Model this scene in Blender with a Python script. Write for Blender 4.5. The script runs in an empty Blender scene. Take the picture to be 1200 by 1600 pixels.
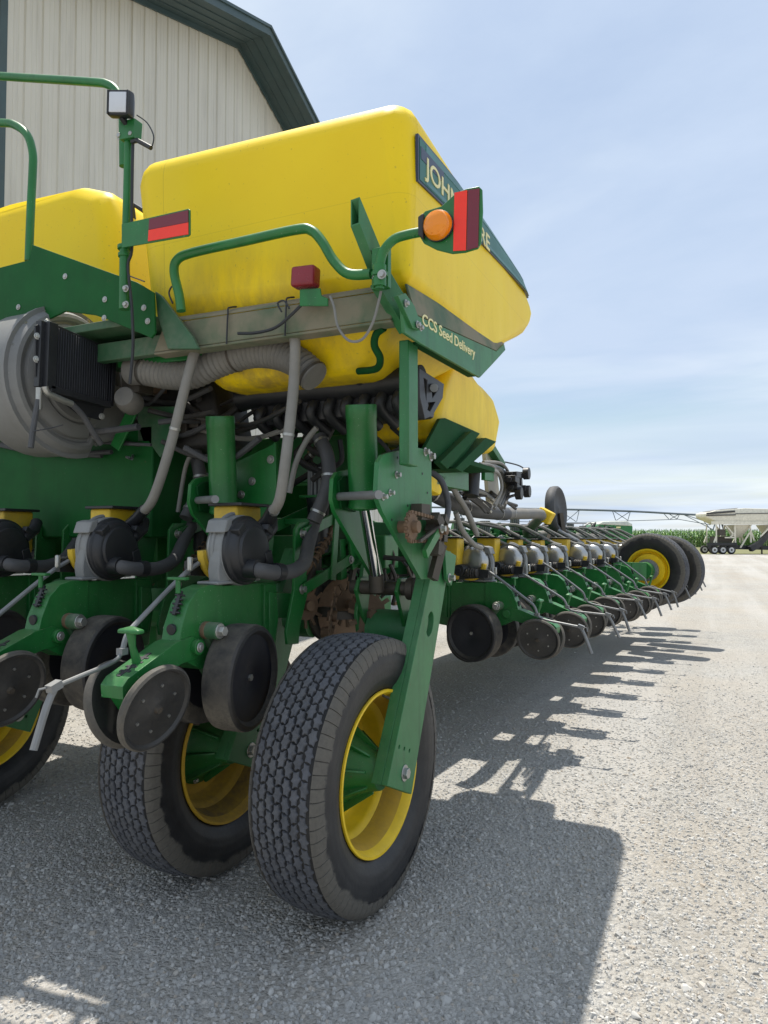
import bpy, bmesh, math, random
from mathutils import Vector, Matrix, noise
from mathutils.geometry import tessellate_polygon
random.seed(11)
sc = bpy.context.scene
COL = sc.collection
R = math.radians
V = Vector
PI = math.pi

# ---------------------------------------------------------------- camera numbers
FPX, HZ, VPX, CH = 1110.0, 840.0, 1110.0, 1.58
PIT = math.atan((HZ - 800) / FPX)
YAW = math.atan((VPX - 600) / FPX)
_R = V((math.cos(YAW), math.sin(YAW), 0))
_F = V((-math.sin(YAW), math.cos(YAW), 0))
_D = _F * math.cos(PIT) + V((0, 0, math.sin(PIT)))
_U = -_F * math.sin(PIT) + V((0, 0, math.cos(PIT)))


def A(px, py, X=None, Y=None, Z=None, d=None):
    """measured photo point on a known plane of the yard -> metres"""
    r = _D + _R * ((px - 600) / FPX) + _U * ((800 - py) / FPX)
    t = X / r.x if X is not None else Y / r.y if Y is not None else (Z - CH) / r.z if Z is not None else d
    return V((0, 0, CH)) + r * t


# ---------------------------------------------------------------- materials
def new_mat(name):
    m = bpy.data.materials.new(name)
    m.use_nodes = True
    nt = m.node_tree
    nt.nodes.clear()
    out = nt.nodes.new('ShaderNodeOutputMaterial')
    p = nt.nodes.new('ShaderNodeBsdfPrincipled')
    nt.links.new(p.outputs[0], out.inputs[0])
    return m, nt, p


class NT:
    def __init__(s, nt):
        s.nt = nt

    def n(s, t, **k):
        o = s.nt.nodes.new('ShaderNode' + t)
        for a, b in k.items():
            setattr(o, a, b)
        return o

    def l(s, a, b):
        s.nt.links.new(a, b)

    def noise(s, vec, scale, detail=4, rough=.55):
        o = s.n('TexNoise')
        o.inputs['Scale'].default_value = scale
        o.inputs['Detail'].default_value = detail
        o.inputs['Roughness'].default_value = rough
        if vec is not None:
            s.l(vec, o.inputs['Vector'])
        return o.outputs['Fac']

    def ramp(s, fac, *stops):
        o = s.n('ValToRGB')
        cr = o.color_ramp
        while len(cr.elements) < len(stops):
            cr.elements.new(.5)
        for e, (p, c) in zip(cr.elements, stops):
            e.position = p
            e.color = (c, c, c, 1) if isinstance(c, (int, float)) else (*c, 1)
        s.l(fac, o.inputs[0])
        return o.outputs[0]

    def mix(s, fac, a, b, mode='MIX'):
        o = s.n('MixRGB', blend_type=mode)
        for i, x in ((0, fac), (1, a), (2, b)):
            if isinstance(x, (int, float)):
                o.inputs[i].default_value = x if i == 0 else (x, x, x, 1)
            elif isinstance(x, tuple):
                o.inputs[i].default_value = (*x, 1)
            else:
                s.l(x, o.inputs[i])
        return o.outputs[0]

    def math(s, op, a, b=None, c=None):
        o = s.n('Math', operation=op)
        for i, x in enumerate((a, b, c)):
            if x is None:
                continue
            if isinstance(x, (int, float)):
                o.inputs[i].default_value = x
            else:
                s.l(x, o.inputs[i])
        return o.outputs[0]

    def bump(s, h, strength, dist, p):
        o = s.n('Bump')
        o.inputs['Strength'].default_value = strength
        o.inputs['Distance'].default_value = dist
        s.l(h, o.inputs['Height'])
        s.l(o.outputs[0], p.inputs['Normal'])


DUST = (.30, .26, .20)


def coated(name, base, rough=.4, metal=0., dust=.25, dustcol=DUST, var=.15, up=.35, scale=6., bump=.0, coat=0., spec=.5, specks=0., bias=0., wear=0.):
    """paint, plastic or metal with settled dust, smears and a little wear"""
    m, nt, p = new_mat(name)
    t = NT(nt)
    g = t.n('NewGeometry')
    pos = g.outputs['Position']
    n1 = t.noise(pos, scale, 6, .62)
    n2 = t.noise(pos, scale * 6.3, 5, .65)
    n3 = t.noise(pos, scale * .35, 3)
    c = t.mix(t.ramp(n1, (.3, 0.), (.7, 1.)), tuple(x * (1 - var) for x in base), tuple(min(1, x * (1 + var)) for x in base))
    # dust lies mostly on what faces up, in patches
    sx = t.n('SeparateXYZ')
    t.l(g.outputs['Normal'], sx.inputs[0])
    upf = t.math('MULTIPLY', t.math('MAXIMUM', sx.outputs[2], 0.), up)
    patch = t.math('MULTIPLY', t.ramp(n3, (.38, 0.), (.72, 1.)), t.ramp(n2, (.3, .25), (.7, 1.)))
    f = t.math('ADD', t.math('MULTIPLY', patch, dust), t.math('MULTIPLY', upf, t.ramp(n2, (.3, .35), (.65, 1.))))
    if bias:
        f = t.math('ADD', f, t.math('MULTIPLY', t.ramp(n1, (.34, .12), (.58, 1.)), bias))
    f = t.math('MINIMUM', f, .9)
    c = t.mix(f, c, dustcol)
    if wear:
        mp = t.n('Mapping')
        mp.inputs['Scale'].default_value = (11, 11, 1.1)
        t.l(pos, mp.inputs[0])
        st = t.noise(mp.outputs[0], 1.6, 5, .6)
        c = t.mix(t.math('MULTIPLY', t.ramp(st, (.52, 0.), (.72, 1.)), .45 * wear), c, tuple(x * .35 + .006 for x in base))
        ch = t.noise(pos, 30, 7, .72)
        c = t.mix(t.math('MULTIPLY', t.ramp(ch, (.665, 0.), (.685, 1.)), .8 * wear), c, (.10, .062, .036))
        ch2 = t.noise(pos, 17, 8, .75)
        c = t.mix(t.math('MULTIPLY', t.ramp(ch2, (.64, 0.), (.70, 1.)), .4 * wear), c, (.17, .20, .15))
    if specks:
        n4 = t.noise(pos, 140, 2, .5)
        c = t.mix(t.math('MULTIPLY', t.ramp(n4, (.70, 0.), (.74, 1.)), specks), c, (.45, .47, .42))
    t.l(c, p.inputs['Base Color'])
    r = t.math('ADD', t.math('MULTIPLY', f, .45), t.math('ADD', rough - .06, t.math('MULTIPLY', n2, .12)))
    t.l(t.math('MINIMUM', r, 1.), p.inputs['Roughness'])
    p.inputs['Metallic'].default_value = metal
    p.inputs['Coat Weight'].default_value = coat
    p.inputs['Coat Roughness'].default_value = .15
    p.inputs['Specular IOR Level'].default_value = spec
    if bump:
        t.bump(n2, bump, .004, p)
    return m


M = {}
M['green'] = coated('green_paint', (.011, .150, .030), .36, dust=.10, up=.14, specks=.35, wear=.8)
M['green_dusty'] = coated('dusty_green_paint', (.020, .105, .040), .5, dust=.72, up=.5, dustcol=(.25, .235, .19), scale=5)
M['beam_dust'] = coated('mud_caked_green_beam', (.02, .10, .04), .6, dust=.5, up=.5, dustcol=(.25, .215, .155), scale=3.2, bias=.85)
M['green_dull'] = coated('worn_green_paint', (.024, .165, .050), .45, dust=.30, up=.2, dustcol=(.17, .21, .13), scale=5, specks=.2, wear=1.)
M['green_panel_shade'] = coated('clean_green_with_shade_tone', (.005, .088, .017), .55, dust=.02, up=.08, spec=.2, wear=.6)  # panel green darkened so the colour holds deep shade
M['green_dark'] = coated('dark_green_paint', (.006, .062, .016), .7, dust=.02, up=.05, wear=.6, spec=.12)
M['rim_dirty'] = coated('dirty_yellow_rim_paint', (.66, .40, .015), .55, dust=.7, up=.1, dustcol=(.20, .135, .07), scale=5, bias=.22)
M['yellow_rim'] = coated('yellow_rim_paint', (.84, .56, .008), .42, dust=.22, up=.1, dustcol=(.33, .25, .12), scale=7)
M['rubber'] = coated('dusty_rubber', (.018, .018, .02), .75, dust=.8, up=.1, dustcol=(.14, .125, .10), scale=13, bump=.8, bias=.45)
M['disc_rim'] = coated('soil_caked_disc_rim', (.06, .058, .054), .6, metal=.2, dust=.6, up=.1, dustcol=(.18, .16, .13), scale=14, bump=.4, bias=.35)
M['rubber_black'] = coated('black_rubber', (.012, .012, .014), .55, dust=.18, up=.2, scale=8)
M['plastic_black'] = coated('black_plastic', (.014, .015, .018), .42, dust=.14, up=.12, dustcol=(.14, .14, .14), scale=5)
M['navy'] = coated('dark_wheel_disc', (.010, .011, .017), .5, dust=.12, up=.1, dustcol=(.1, .09, .08), scale=5)
M['disc'] = coated('soil_polished_disc', (.034, .034, .034), .45, metal=.2, dust=.5, up=.15, dustcol=(.135, .12, .10), scale=10, bump=.2)
M['grey_plastic'] = coated('grey_plastic', (.19, .20, .205), .5, dust=.25, up=.1, scale=9)
M['fan'] = coated('grey_fan_paint', (.20, .20, .195), .5, dust=.5, up=.1, dustcol=(.17, .16, .14), scale=3)
M['hose'] = coated('grey_hose', (.21, .205, .19), .62, dust=.6, up=.15, dustcol=(.30, .27, .23), scale=8, bump=.15)
M['rim_mud_shade'] = coated('mud_caked_rim', (.60, .37, .012), .7, dust=.9, up=.05, dustcol=(.14, .095, .05), scale=4, bias=.5)  # brown mud plus the second wheel's shade, both in the colour
M['duct'] = coated('dusty_duct', (.16, .155, .145), .66, dust=.7, up=.15, dustcol=(.30, .27, .22), scale=9)
M['hose_dark'] = coated('dark_hose', (.055, .057, .062), .6, dust=.4, up=.2, dustcol=(.18, .17, .16), scale=8)
M['zinc'] = coated('zinc_bolts', (.42, .42, .40), .38, metal=.8, dust=.3, up=.1)
M['chrome'] = coated('chrome_rod', (.78, .79, .80), .12, metal=1., dust=.08, up=0., var=.03)

M['rust'] = coated('rusty_steel', (.17, .105, .062), .72, metal=.2, dust=.5, up=.1, dustcol=(.27, .20, .13), scale=14, bump=.3)
M['steel_dark'] = coated('greasy_steel', (.075, .066, .055), .55, metal=.5, dust=.5, up=.15, dustcol=(.16, .13, .10), scale=12)
M['pipe_grey'] = coated('galvanised_pipe', (.22, .225, .23), .45, metal=.35, dust=.3, up=.05, dustcol=(.33, .31, .27))
M['cream'] = coated('cream_letters', (.80, .72, .36), .5, dust=.05, up=0., var=.04)
M['reflector_red'] = coated('orange_red_reflector', (.95, .035, .012), .3, dust=.03, up=0., var=.03, scale=40)
M['reflector_dark'] = coated('maroon_reflector', (.17, .014, .03), .3, dust=.05, up=0., var=.04)
M['white'] = coated('white_trailer_paint', (.72, .68, .56), .4, dust=.15, up=.05)
M['white_rim'] = coated('white_rims', (.7, .7, .7), .4, dust=.1, up=0.)
M['tarp'] = coated('black_tarp', (.03, .03, .035), .6, dust=.2, up=.3)
M['tarp_grey'] = coated('grey_tarp', (.22, .22, .23), .6, dust=.2, up=.1)
M['galv'] = coated('galvanised_truss', (.20, .23, .26), .5, metal=.3, dust=.1, up=.05)
M['pale_roof'] = coated('pale_roof', (.55, .58, .52), .5, dust=.1, up=.05)
M['trim'] = coated('dark_teal_trim', (.040, .072, .075), .5, dust=.1, up=.1, scale=2)
M['mud'] = coated('dried_mud', (.17, .13, .09), .9, dust=.5, up=.1, scale=20, bump=.4)


def mat_simple(name, base, rough, **k):
    m, nt, p = new_mat(name)
    p.inputs['Base Color'].default_value = (*base, 1)
    p.inputs['Roughness'].default_value = rough
    for a, b in k.items():
        p.inputs[a.replace('_', ' ')].default_value = b
    return m


M['silver'] = mat_simple('silver_meter_shell', (.46, .46, .45), .3, Metallic=.8)
M['amber'] = mat_simple('amber_lens', (1., .30, .006), .12, Transmission_Weight=.12, IOR=1.45, Coat_Weight=.4)
M['lens_red'] = coated('dark_red_lens', (.22, .012, .022), .25, dust=.2, up=.1, dustcol=(.3, .14, .14))
M['lens_clear'] = mat_simple('ribbed_lamp_lens', (.62, .64, .68), .16, Coat_Weight=.6)


def mat_tank():
    m, nt, p = new_mat('yellow_rotomoulded_plastic')
    t = NT(nt)
    g = t.n('NewGeometry')
    pos = g.outputs['Position']
    n1 = t.noise(pos, 1.3, 4)
    c = t.mix(t.ramp(n1, (.3, 0.), (.7, 1.)), (.88, .60, .004), (.94, .68, .006))
    # dirt smears running down the lower rear, streaks and specks
    mp = t.n('Mapping')
    mp.inputs['Scale'].default_value = (5, 5, 1.6)
    mp.inputs['Rotation'].default_value = (0, .5, 0)
    t.l(pos, mp.inputs[0])
    n2 = t.noise(mp.outputs[0], 1.6, 7, .68)
    n3 = t.noise(pos, 60, 3, .6)
    sx = t.n('SeparateXYZ')
    t.l(pos, sx.inputs[0])
    low = t.ramp(t.math('ADD', t.math('MULTIPLY', sx.outputs[2], .5), t.math('MULTIPLY', n1, .12)), (1.30 / 2, 0), (3.1 / 4, 0))
    mr = t.n('MapRange')
    mr.inputs['From Min'].default_value = 2.98
    mr.inputs['From Max'].default_value = 2.5
    mx = t.n('MapRange')
    mx.inputs['From Min'].default_value = -1.3
    mx.inputs['From Max'].default_value = -1.9
    mx.inputs['To Min'].default_value = .25
    mx.inputs['To Max'].default_value = 1.
    t.l(sx.outputs[0], mx.inputs[0])
    t.l(sx.outputs[2], mr.inputs[0])
    f = t.math('MULTIPLY', t.math('MULTIPLY', mr.outputs[0], mx.outputs[0]), t.ramp(n2, (.38, 0.), (.62, 1.)))
    c = t.mix(t.math('MULTIPLY', f, .8), c, (.33, .215, .06))
    seam = t.math('LESS_THAN', t.math('ABSOLUTE', t.math('ADD', sx.outputs[0], 2.36)), .0022)
    c = t.mix(t.math('MULTIPLY', seam, .35), c, (.45, .30, .01))
    seam2 = t.math('LESS_THAN', t.math('ABSOLUTE', t.math('SUBTRACT', sx.outputs[2], 2.985)), .0018)
    c = t.mix(t.math('MULTIPLY', seam2, .22), c, (.45, .30, .01))
    sc2 = t.noise(pos, 26, 8, .75)
    c = t.mix(t.math('MULTIPLY', t.ramp(sc2, (.62, 0.), (.70, 1.)), .22), c, (.62, .40, .03))
    c = t.mix(t.math('MULTIPLY', t.ramp(n3, (.66, 0.), (.72, 1.)), .35), c, (.25, .18, .06))
    t.l(c, p.inputs['Base Color'])
    t.l(t.math('ADD', .36, t.math('MULTIPLY', n2, .2)), p.inputs['Roughness'])
    p.inputs['Specular IOR Level'].default_value = .35
    t.bump(t.noise(pos, 9, 3), .08, .02, p)
    return m


M['tank'] = mat_tank()


def mat_hopper():
    return coated('dusty_yellow_plastic', (.66, .44, .015), .5, dust=.5, up=.25, dustcol=(.30, .24, .13), scale=9)


M['hopper'] = mat_hopper()


def mat_tyre():
    m, nt, p = new_mat('worn_tyre_rubber')
    t = NT(nt)
    tc = t.n('TexCoord')
    ob = tc.outputs['Object']
    sx = t.n('SeparateXYZ')
    t.l(ob, sx.inputs[0])
    rad = t.math('SQRT', t.math('ADD', t.math('MULTIPLY', sx.outputs[1], sx.outputs[1]), t.math('MULTIPLY', sx.outputs[2], sx.outputs[2])))
    n1 = t.noise(ob, 9, 5, .6)
    n2 = t.noise(ob, 60, 4, .6)
    rr = t.math('ADD', rad, t.math('MULTIPLY', t.math('SUBTRACT', n1, .5), .10))
    band = t.ramp(t.math('MULTIPLY', t.math('SUBTRACT', rr, .40), 5.), (.46, 0.), (.52, 1.))
    c = t.mix(t.ramp(n1, (.35, 0.), (.7, 1.)), (.012, .012, .014), (.030, .029, .029))
    c = t.mix(t.math('MULTIPLY', band, t.ramp(n2, (.25, .7), (.7, 1.))), c, (.125, .114, .096))
    t.l(c, p.inputs['Base Color'])
    t.l(t.math('ADD', .52, t.math('MULTIPLY', band, .35)), p.inputs['Roughness'])
    wv = t.n('TexWave', wave_type='RINGS', rings_direction='X')
    wv.inputs['Scale'].default_value = 9
    t.l(ob, wv.inputs['Vector'])
    t.bump(t.math('ADD', n2, t.math('MULTIPLY', wv.outputs['Fac'], .5)), .25, .004, p)
    return m


M['tyre'] = mat_tyre()
M['tread'] = coated('dusty_tread_blocks', (.085, .089, .102), .85, dust=.5, up=.06, dustcol=(.165, .16, .152), scale=26, bump=1., var=.35)
M['groove'] = coated('tread_groove', (.012, .012, .013), .8, dust=.1, up=0.)


def mat_gravel():
    m, nt, p = new_mat('crushed_limestone')
    t = NT(nt)
    g = t.n('NewGeometry')
    pos = g.outputs['Position']
    cols = []
    hs = []
    for sc_, w in ((52., .5), (95., .5)):
        v = t.n('TexVoronoi')
        v.inputs['Scale'].default_value = sc_
        t.l(pos, v.inputs['Vector'])
        s = t.n('SeparateColor')
        t.l(v.outputs['Color'], s.inputs[0])
        cols.append(s.outputs[0])
        hs.append(v.outputs['Distance'])
    n1 = t.noise(pos, .45, 5, .6)
    n2 = t.noise(pos, 2.6, 5, .65)
    n3 = t.noise(pos, 210, 3, .6)
    k = t.math('ADD', t.math('MULTIPLY', cols[0], .55), t.math('MULTIPLY', cols[1], .45))
    c = t.mix(t.ramp(k, (.15, 0.), (.85, 1.)), (.25, .243, .225), (.47, .455, .425))
    c = t.mix(t.math('MULTIPLY', t.ramp(n2, (.4, 0.), (.75, 1.)), .5), c, (.47, .44, .385))
    c = t.mix(t.math('MULTIPLY', t.ramp(n1, (.42, 0.), (.66, 1.)), .55), c, (.43, .375, .305))
    c = t.mix(t.math('MULTIPLY', t.ramp(t.noise(pos, .17, 4, .6), (.46, 0.), (.62, 1.)), .35), c, (.49, .475, .445))
    mp = t.n('Mapping')
    mp.inputs['Scale'].default_value = (1.1, .05, 1)
    mp.inputs['Rotation'].default_value = (0, 0, -.12)
    t.l(pos, mp.inputs[0])
    tr = t.noise(mp.outputs[0], 1., 4, .55)
    c = t.mix(t.math('MULTIPLY', t.ramp(tr, (.5, 0.), (.60, 1.)), .45), c, (.49, .475, .45))
    c = t.mix(t.math('MULTIPLY', t.ramp(tr, (.38, 1.), (.46, 0.)), .35), c, (.33, .30, .26))
    c = t.mix(t.math('MULTIPLY', t.ramp(n3, (.58, 0.), (.74, 1.)), .25), c, (.16, .155, .145))
    t.l(c, p.inputs['Base Color'])
    p.inputs['Roughness'].default_value = .95
    p.inputs['Specular IOR Level'].default_value = .2
    h = t.math('ADD', t.math('MULTIPLY', t.math('SUBTRACT', 1., hs[0]), .8), t.math('ADD', t.math('MULTIPLY', t.math('SUBTRACT', 1., hs[1]), .5), t.math('MULTIPLY', n3, .3)))
    h = t.math('ADD', h, t.math('MULTIPLY', n2, 1.5))
    t.bump(h, 1., .016, p)
    return m


M['gravel'] = mat_gravel()


def mat_stone():
    m, nt, p = new_mat('loose_limestone')
    t = NT(nt)
    g = t.n('NewGeometry')
    r = g.outputs['Random Per Island']
    c = t.ramp(r, (0., (.25, .245, .235)), (.5, (.41, .40, .38)), (.85, (.53, .515, .485)), (1., (.36, .30, .235)))
    n = t.noise(g.outputs['Position'], 160, 3)
    c = t.mix(t.math('MULTIPLY', n, .5), c, (.43, .415, .385))
    t.l(c, p.inputs['Base Color'])
    p.inputs['Roughness'].default_value = .95
    p.inputs['Specular IOR Level'].default_value = .2
    return m


M['stone'] = mat_stone()


def mat_ground(name, a, b, sc_):
    m, nt, p = new_mat(name)
    t = NT(nt)
    g = t.n('NewGeometry')
    n1 = t.noise(g.outputs['Position'], sc_, 6, .65)
    n2 = t.noise(g.outputs['Position'], sc_ * .07, 4, .6)
    c = t.mix(t.ramp(t.math('ADD', t.math('MULTIPLY', n1, .6), t.math('MULTIPLY', n2, .4)), (.35, 0.), (.65, 1.)), a, b)
    t.l(c, p.inputs['Base Color'])
    p.inputs['Roughness'].default_value = .95
    t.bump(n1, .6, .05, p)
    return m


M['grass'] = mat_ground('mown_grass', (.13, .135, .05), (.20, .19, .085), 3.)
M['field'] = mat_ground('field_soil', (.06, .09, .03), (.10, .10, .05), 1.)


def mat_corn():
    m, nt, p = new_mat('corn_leaves')
    t = NT(nt)
    g = t.n('NewGeometry')
    c = t.ramp(g.outputs['Random Per Island'], (0., (.045, .13, .018)), (.55, (.10, .245, .03)), (.9, (.18, .32, .055)), (1., (.30, .33, .10)))
    t.l(c, p.inputs['Base Color'])
    p.inputs['Roughness'].default_value = .5
    p.inputs['Transmission Weight'].default_value = 0
    return m


M['corn'] = mat_corn()


def mat_siding():
    m, nt, p = new_mat('beige_metal_siding')
    t = NT(nt)
    g = t.n('NewGeometry')
    pos = g.outputs['Position']
    n1 = t.noise(pos, .6, 4)
    mp = t.n('Mapping')
    mp.inputs['Scale'].default_value = (4, 4, .25)
    t.l(pos, mp.inputs[0])
    n2 = t.noise(mp.outputs[0], 1.5, 6, .65)
    c = t.mix(t.ramp(n1, (.3, 0.), (.7, 1.)), (.57, .54, .465), (.62, .59, .51))
    c = t.mix(t.math('MULTIPLY', t.ramp(n2, (.5, 0.), (.75, 1.)), .35), c, (.29, .265, .22))
    t.l(c, p.inputs['Base Color'])
    p.inputs['Roughness'].default_value = .45
    return m


M['siding'] = mat_siding()
M['decal'] = coated('teal_decal', (.016, .125, .090), .4, dust=.2, up=0., dustcol=(.08, .19, .17), scale=3)
M['decal_navy'] = coated('navy_decal_block', (.018, .028, .06), .35, dust=.1, up=0.)
M['decal_light'] = coated('pale_decal_stripe', (.05, .17, .15), .35, dust=.15, up=0., dustcol=(.12, .22, .22))


# ---------------------------------------------------------------- mesh builder
W = {}


class MB:
    def __init__(s, mat='green'):
        s.v, s.f, s.mi, s.mats = [], [], [], []
        s.m(mat)

    def m(s, name):
        if name not in s.mats:
            s.mats.append(name)
        s.cur = s.mats.index(name)
        return s

    def add(s, vs, fs):
        o = len(s.v)
        s.v.extend(V(v) for v in vs)
        for f in fs:
            s.f.append(tuple(i + o for i in f))
            s.mi.append(s.cur)
        return s

    def box(s, c, size, rot=None):
        c = V(c)
        hx, hy, hz = (x / 2 for x in size)
        vs = [V((x, y, z)) for x in (-hx, hx) for y in (-hy, hy) for z in (-hz, hz)]
        if rot is not None:
            vs = [rot @ v for v in vs]
        return s.add([v + c for v in vs], [(0, 1, 3, 2), (4, 6, 7, 5), (0, 4, 5, 1), (2, 3, 7, 6), (0, 2, 6, 4), (1, 5, 7, 3)])

    def bar(s, p0, p1, w, h, up=(0, 0, 1)):
        p0, p1 = V(p0), V(p1)
        d = (p1 - p0)
        L = d.length
        d.normalize()
        x = d.cross(V(up))
        if x.length < 1e-4:
            x = d.cross(V((1, 0, 0)))
        x.normalize()
        z = x.cross(d)
        rot = Matrix((x, d, z)).transposed()
        return s.box((p0 + p1) / 2, (w, L, h), rot)

    def prism(s, pts, th, holes=()):
        """polygon of 3-D points (with round holes as point lists) given thickness vector th"""
        th = V(th)
        loops = [[V(p) for p in pts]] + [[V(p) for p in h] for h in holes]
        flat = [p for lp in loops for p in lp]
        n = len(flat)
        fs = []
        if holes:
            tri = tessellate_polygon(loops)
        else:
            tri = None
        if tri:
            fs += [tuple(t) for t in tri] + [tuple(i + n for i in reversed(t)) for t in tri]
        else:
            fs += [tuple(range(n))[::-1], tuple(range(n, 2 * n))]
        o = 0
        for lp in loops:
            k = len(lp)
            for i in range(k):
                j = (i + 1) % k
                fs.append((o + i, o + j, o + j + n, o + i + n))
            o += k
        return s.add(flat + [p + th for p in flat], fs)

    def tube(s, path, r, n=10, cap=True, sub=0):
        P = [V(p) for p in path]
        if sub:
            P = smooth(P, sub)
        k = len(P)
        rad = r if callable(r) else (lambda t: r)
        up = V((0, 0, 1))
        t0 = (P[1] - P[0]).normalized()
        u = t0.cross(up)
        if u.length < .05:
            u = t0.cross(V((1, 0, 0)))
        u.normalize()
        vs, fs = [], []
        for i in range(k):
            t = (P[min(i + 1, k - 1)] - P[max(i - 1, 0)]).normalized()
            u = (u - t * u.dot(t)).normalized()
            w = t.cross(u)
            rr = rad(i / (k - 1))
            for j in range(n):
                a = 2 * PI * j / n
                vs.append(P[i] + (u * math.cos(a) + w * math.sin(a)) * rr)
        for i in range(k - 1):
            for j in range(n):
                q = (j + 1) % n
                fs.append((i * n + j, i * n + q, (i + 1) * n + q, (i + 1) * n + j))
        if cap:
            fs.append(tuple(range(n))[::-1])
            fs.append(tuple((k - 1) * n + j for j in range(n)))
        return s.add(vs, fs)

    def cyl(s, p0, p1, r0, r1=None, n=20):
        p0, p1 = V(p0), V(p1)
        r1 = r0 if r1 is None else r1
        return s.tube([p0, p1], lambda t: r0 + (r1 - r0) * t, n)

    def lathe(s, o, axis, prof, n=40, mats=None, arc=None):
        """prof = [(radius, height)], revolved about axis through o; mats = one name per segment"""
        o, ax = V(o), V(axis).normalized()
        u = ax.cross(V((0, 0, 1)))
        if u.length < .05:
            u = ax.cross(V((0, 1, 0)))
        u.normalize()
        w = ax.cross(u)
        k = len(prof)
        vs = []
        for (r, h) in prof:
            for j in range(n):
                a = 2 * PI * j / n
                vs.append(o + ax * h + (u * math.cos(a) + w * math.sin(a)) * max(r, 1e-5))
        base = len(s.v)
        s.v.extend(vs)
        for i in range(k - 1):
            if mats:
                s.m(mats[i])
            for j in range(n):
                q = (j + 1) % n
                s.f.append((base + i * n + j, base + i * n + q, base + (i + 1) * n + q, base + (i + 1) * n + j))
                s.mi.append(s.cur)
        return s

    def hull(s, pts, bev=.03, seg=3):
        bm = bmesh.new()
        for p in pts:
            bm.verts.new(p)
        r = bmesh.ops.convex_hull(bm, input=bm.verts)
        bmesh.ops.delete(bm, geom=[v for v in bm.verts if not v.link_faces], context='VERTS')
        bmesh.ops.dissolve_limit(bm, angle_limit=R(3), verts=bm.verts, edges=bm.edges)
        if bev:
            bmesh.ops.bevel(bm, geom=list(bm.edges), offset=bev, segments=seg, profile=.5, affect='EDGES', clamp_overlap=True)
        bm.verts.index_update()
        s.add([v.co.copy() for v in bm.verts], [tuple(v.index for v in f.verts) for f in bm.faces])
        bm.free()
        return s

    def rhull(s, pts, r, nu=10, nv=6):
        """rounded solid: hull of small balls centred on pts"""
        q = []
        for p in pts:
            rr = r
            if len(p) == 4:
                rr = p[3]
            p = V(p[:3])
            for i in range(nv + 1):
                th = PI * i / nv
                for j in range(nu if 0 < i < nv else 1):
                    ph = 2 * PI * (j + .5) / nu
                    q.append(p + V((math.sin(th) * math.cos(ph), math.sin(th) * math.sin(ph), math.cos(th))) * rr)
        return s.hull(q, 0)

    def bolt(s, p, ax, r=.014, h=.012, washer=True):
        old = s.mats[s.cur]
        s.m('zinc')
        p, ax = V(p), V(ax).normalized()
        if washer:
            s.cyl(p, p + ax * .004, r * 1.5, n=14)
        s.cyl(p, p + ax * h, r, n=6)
        return s.m(old)

    def text(s, txt, size, origin, xd, yd, depth=.002, bold=0.):
        cu = bpy.data.curves.new('letters', 'FONT')
        cu.body = txt
        cu.size = size
        cu.extrude = depth
        cu.offset = bold
        cu.resolution_u = 4
        ob = bpy.data.objects.new('letters', cu)
        COL.objects.link(ob)
        dg = bpy.context.evaluated_depsgraph_get()
        me = bpy.data.meshes.new_from_object(ob.evaluated_get(dg))
        xd, yd = V(xd), V(yd)
        nz = xd.cross(yd).normalized()
        s.tw = max(v.co.x for v in me.vertices)
        s.add([V(origin) + xd * v.co.x + yd * v.co.y + nz * v.co.z for v in me.vertices], [tuple(p.vertices) for p in me.polygons])
        bpy.data.objects.remove(ob)
        bpy.data.meshes.remove(me)
        bpy.data.curves.remove(cu)
        return s

    def build(s, name, parent=None, origin=None, bev=0., seg=2, smooth_angle=38, label=None, wn=False):
        me = bpy.data.meshes.new(name)
        if origin is None:
            lo = V(tuple(min(v[i] for v in s.v) for i in range(3)))
            hi = V(tuple(max(v[i] for v in s.v) for i in range(3)))
            origin = (lo + hi) / 2
        origin = V(origin)
        me.from_pydata([v - origin for v in s.v], [], s.f)
        for mn in s.mats:
            me.materials.append(M[mn])
        me.polygons.foreach_set('material_index', s.mi)
        bm = bmesh.new()
        bm.from_mesh(me)
        bmesh.ops.recalc_face_normals(bm, faces=bm.faces)
        bm.to_mesh(me)
        bm.free()
        me.shade_smooth()
        me.set_sharp_from_angle(angle=R(smooth_angle))
        o = bpy.data.objects.new(name, me)
        COL.objects.link(o)
        W[o.name] = origin
        if parent is not None:
            o.parent = parent
            o.location = origin - W[parent.name]
        else:
            o.location = origin
        if bev:
            b = o.modifiers.new('edge', 'BEVEL')
            b.width = bev
            b.segments = seg
            b.limit_method = 'ANGLE'
            b.angle_limit = R(48)
        if wn:
            o.modifiers.new('normals', 'WEIGHTED_NORMAL').keep_sharp = True
        if label:
            o['label'] = label
        return o


def smooth(P, sub):
    out = []
    n = len(P)
    for i in range(n - 1):
        p0, p1, p2, p3 = P[max(i - 1, 0)], P[i], P[i + 1], P[min(i + 2, n - 1)]
        for k in range(sub):
            t = k / sub
            out.append(.5 * ((2 * p1) + (p2 - p0) * t + (2 * p0 - 5 * p1 + 4 * p2 - p3) * t * t + (3 * p1 - p0 - 3 * p2 + p3) * t ** 3))
    out.append(P[-1])
    return out


def circle(c, ax1, ax2, r, n=20):
    c, ax1, ax2 = V(c), V(ax1), V(ax2)
    return [c + ax1 * (r * math.cos(2 * PI * i / n)) + ax2 * (r * math.sin(2 * PI * i / n)) for i in range(n)]


def tag(o, label, cat, group=None, kind=None):
    o['label'] = label
    o['category'] = cat
    if group:
        o['group'] = group
    if kind:
        o['kind'] = kind
    return o


def thing(name, loc, label, cat, group=None):
    o = bpy.data.objects.new(name, None)
    o.empty_display_size = .3
    COL.objects.link(o)
    o.location = loc
    W[o.name] = V(loc)
    return tag(o, label, cat, group)


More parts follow.
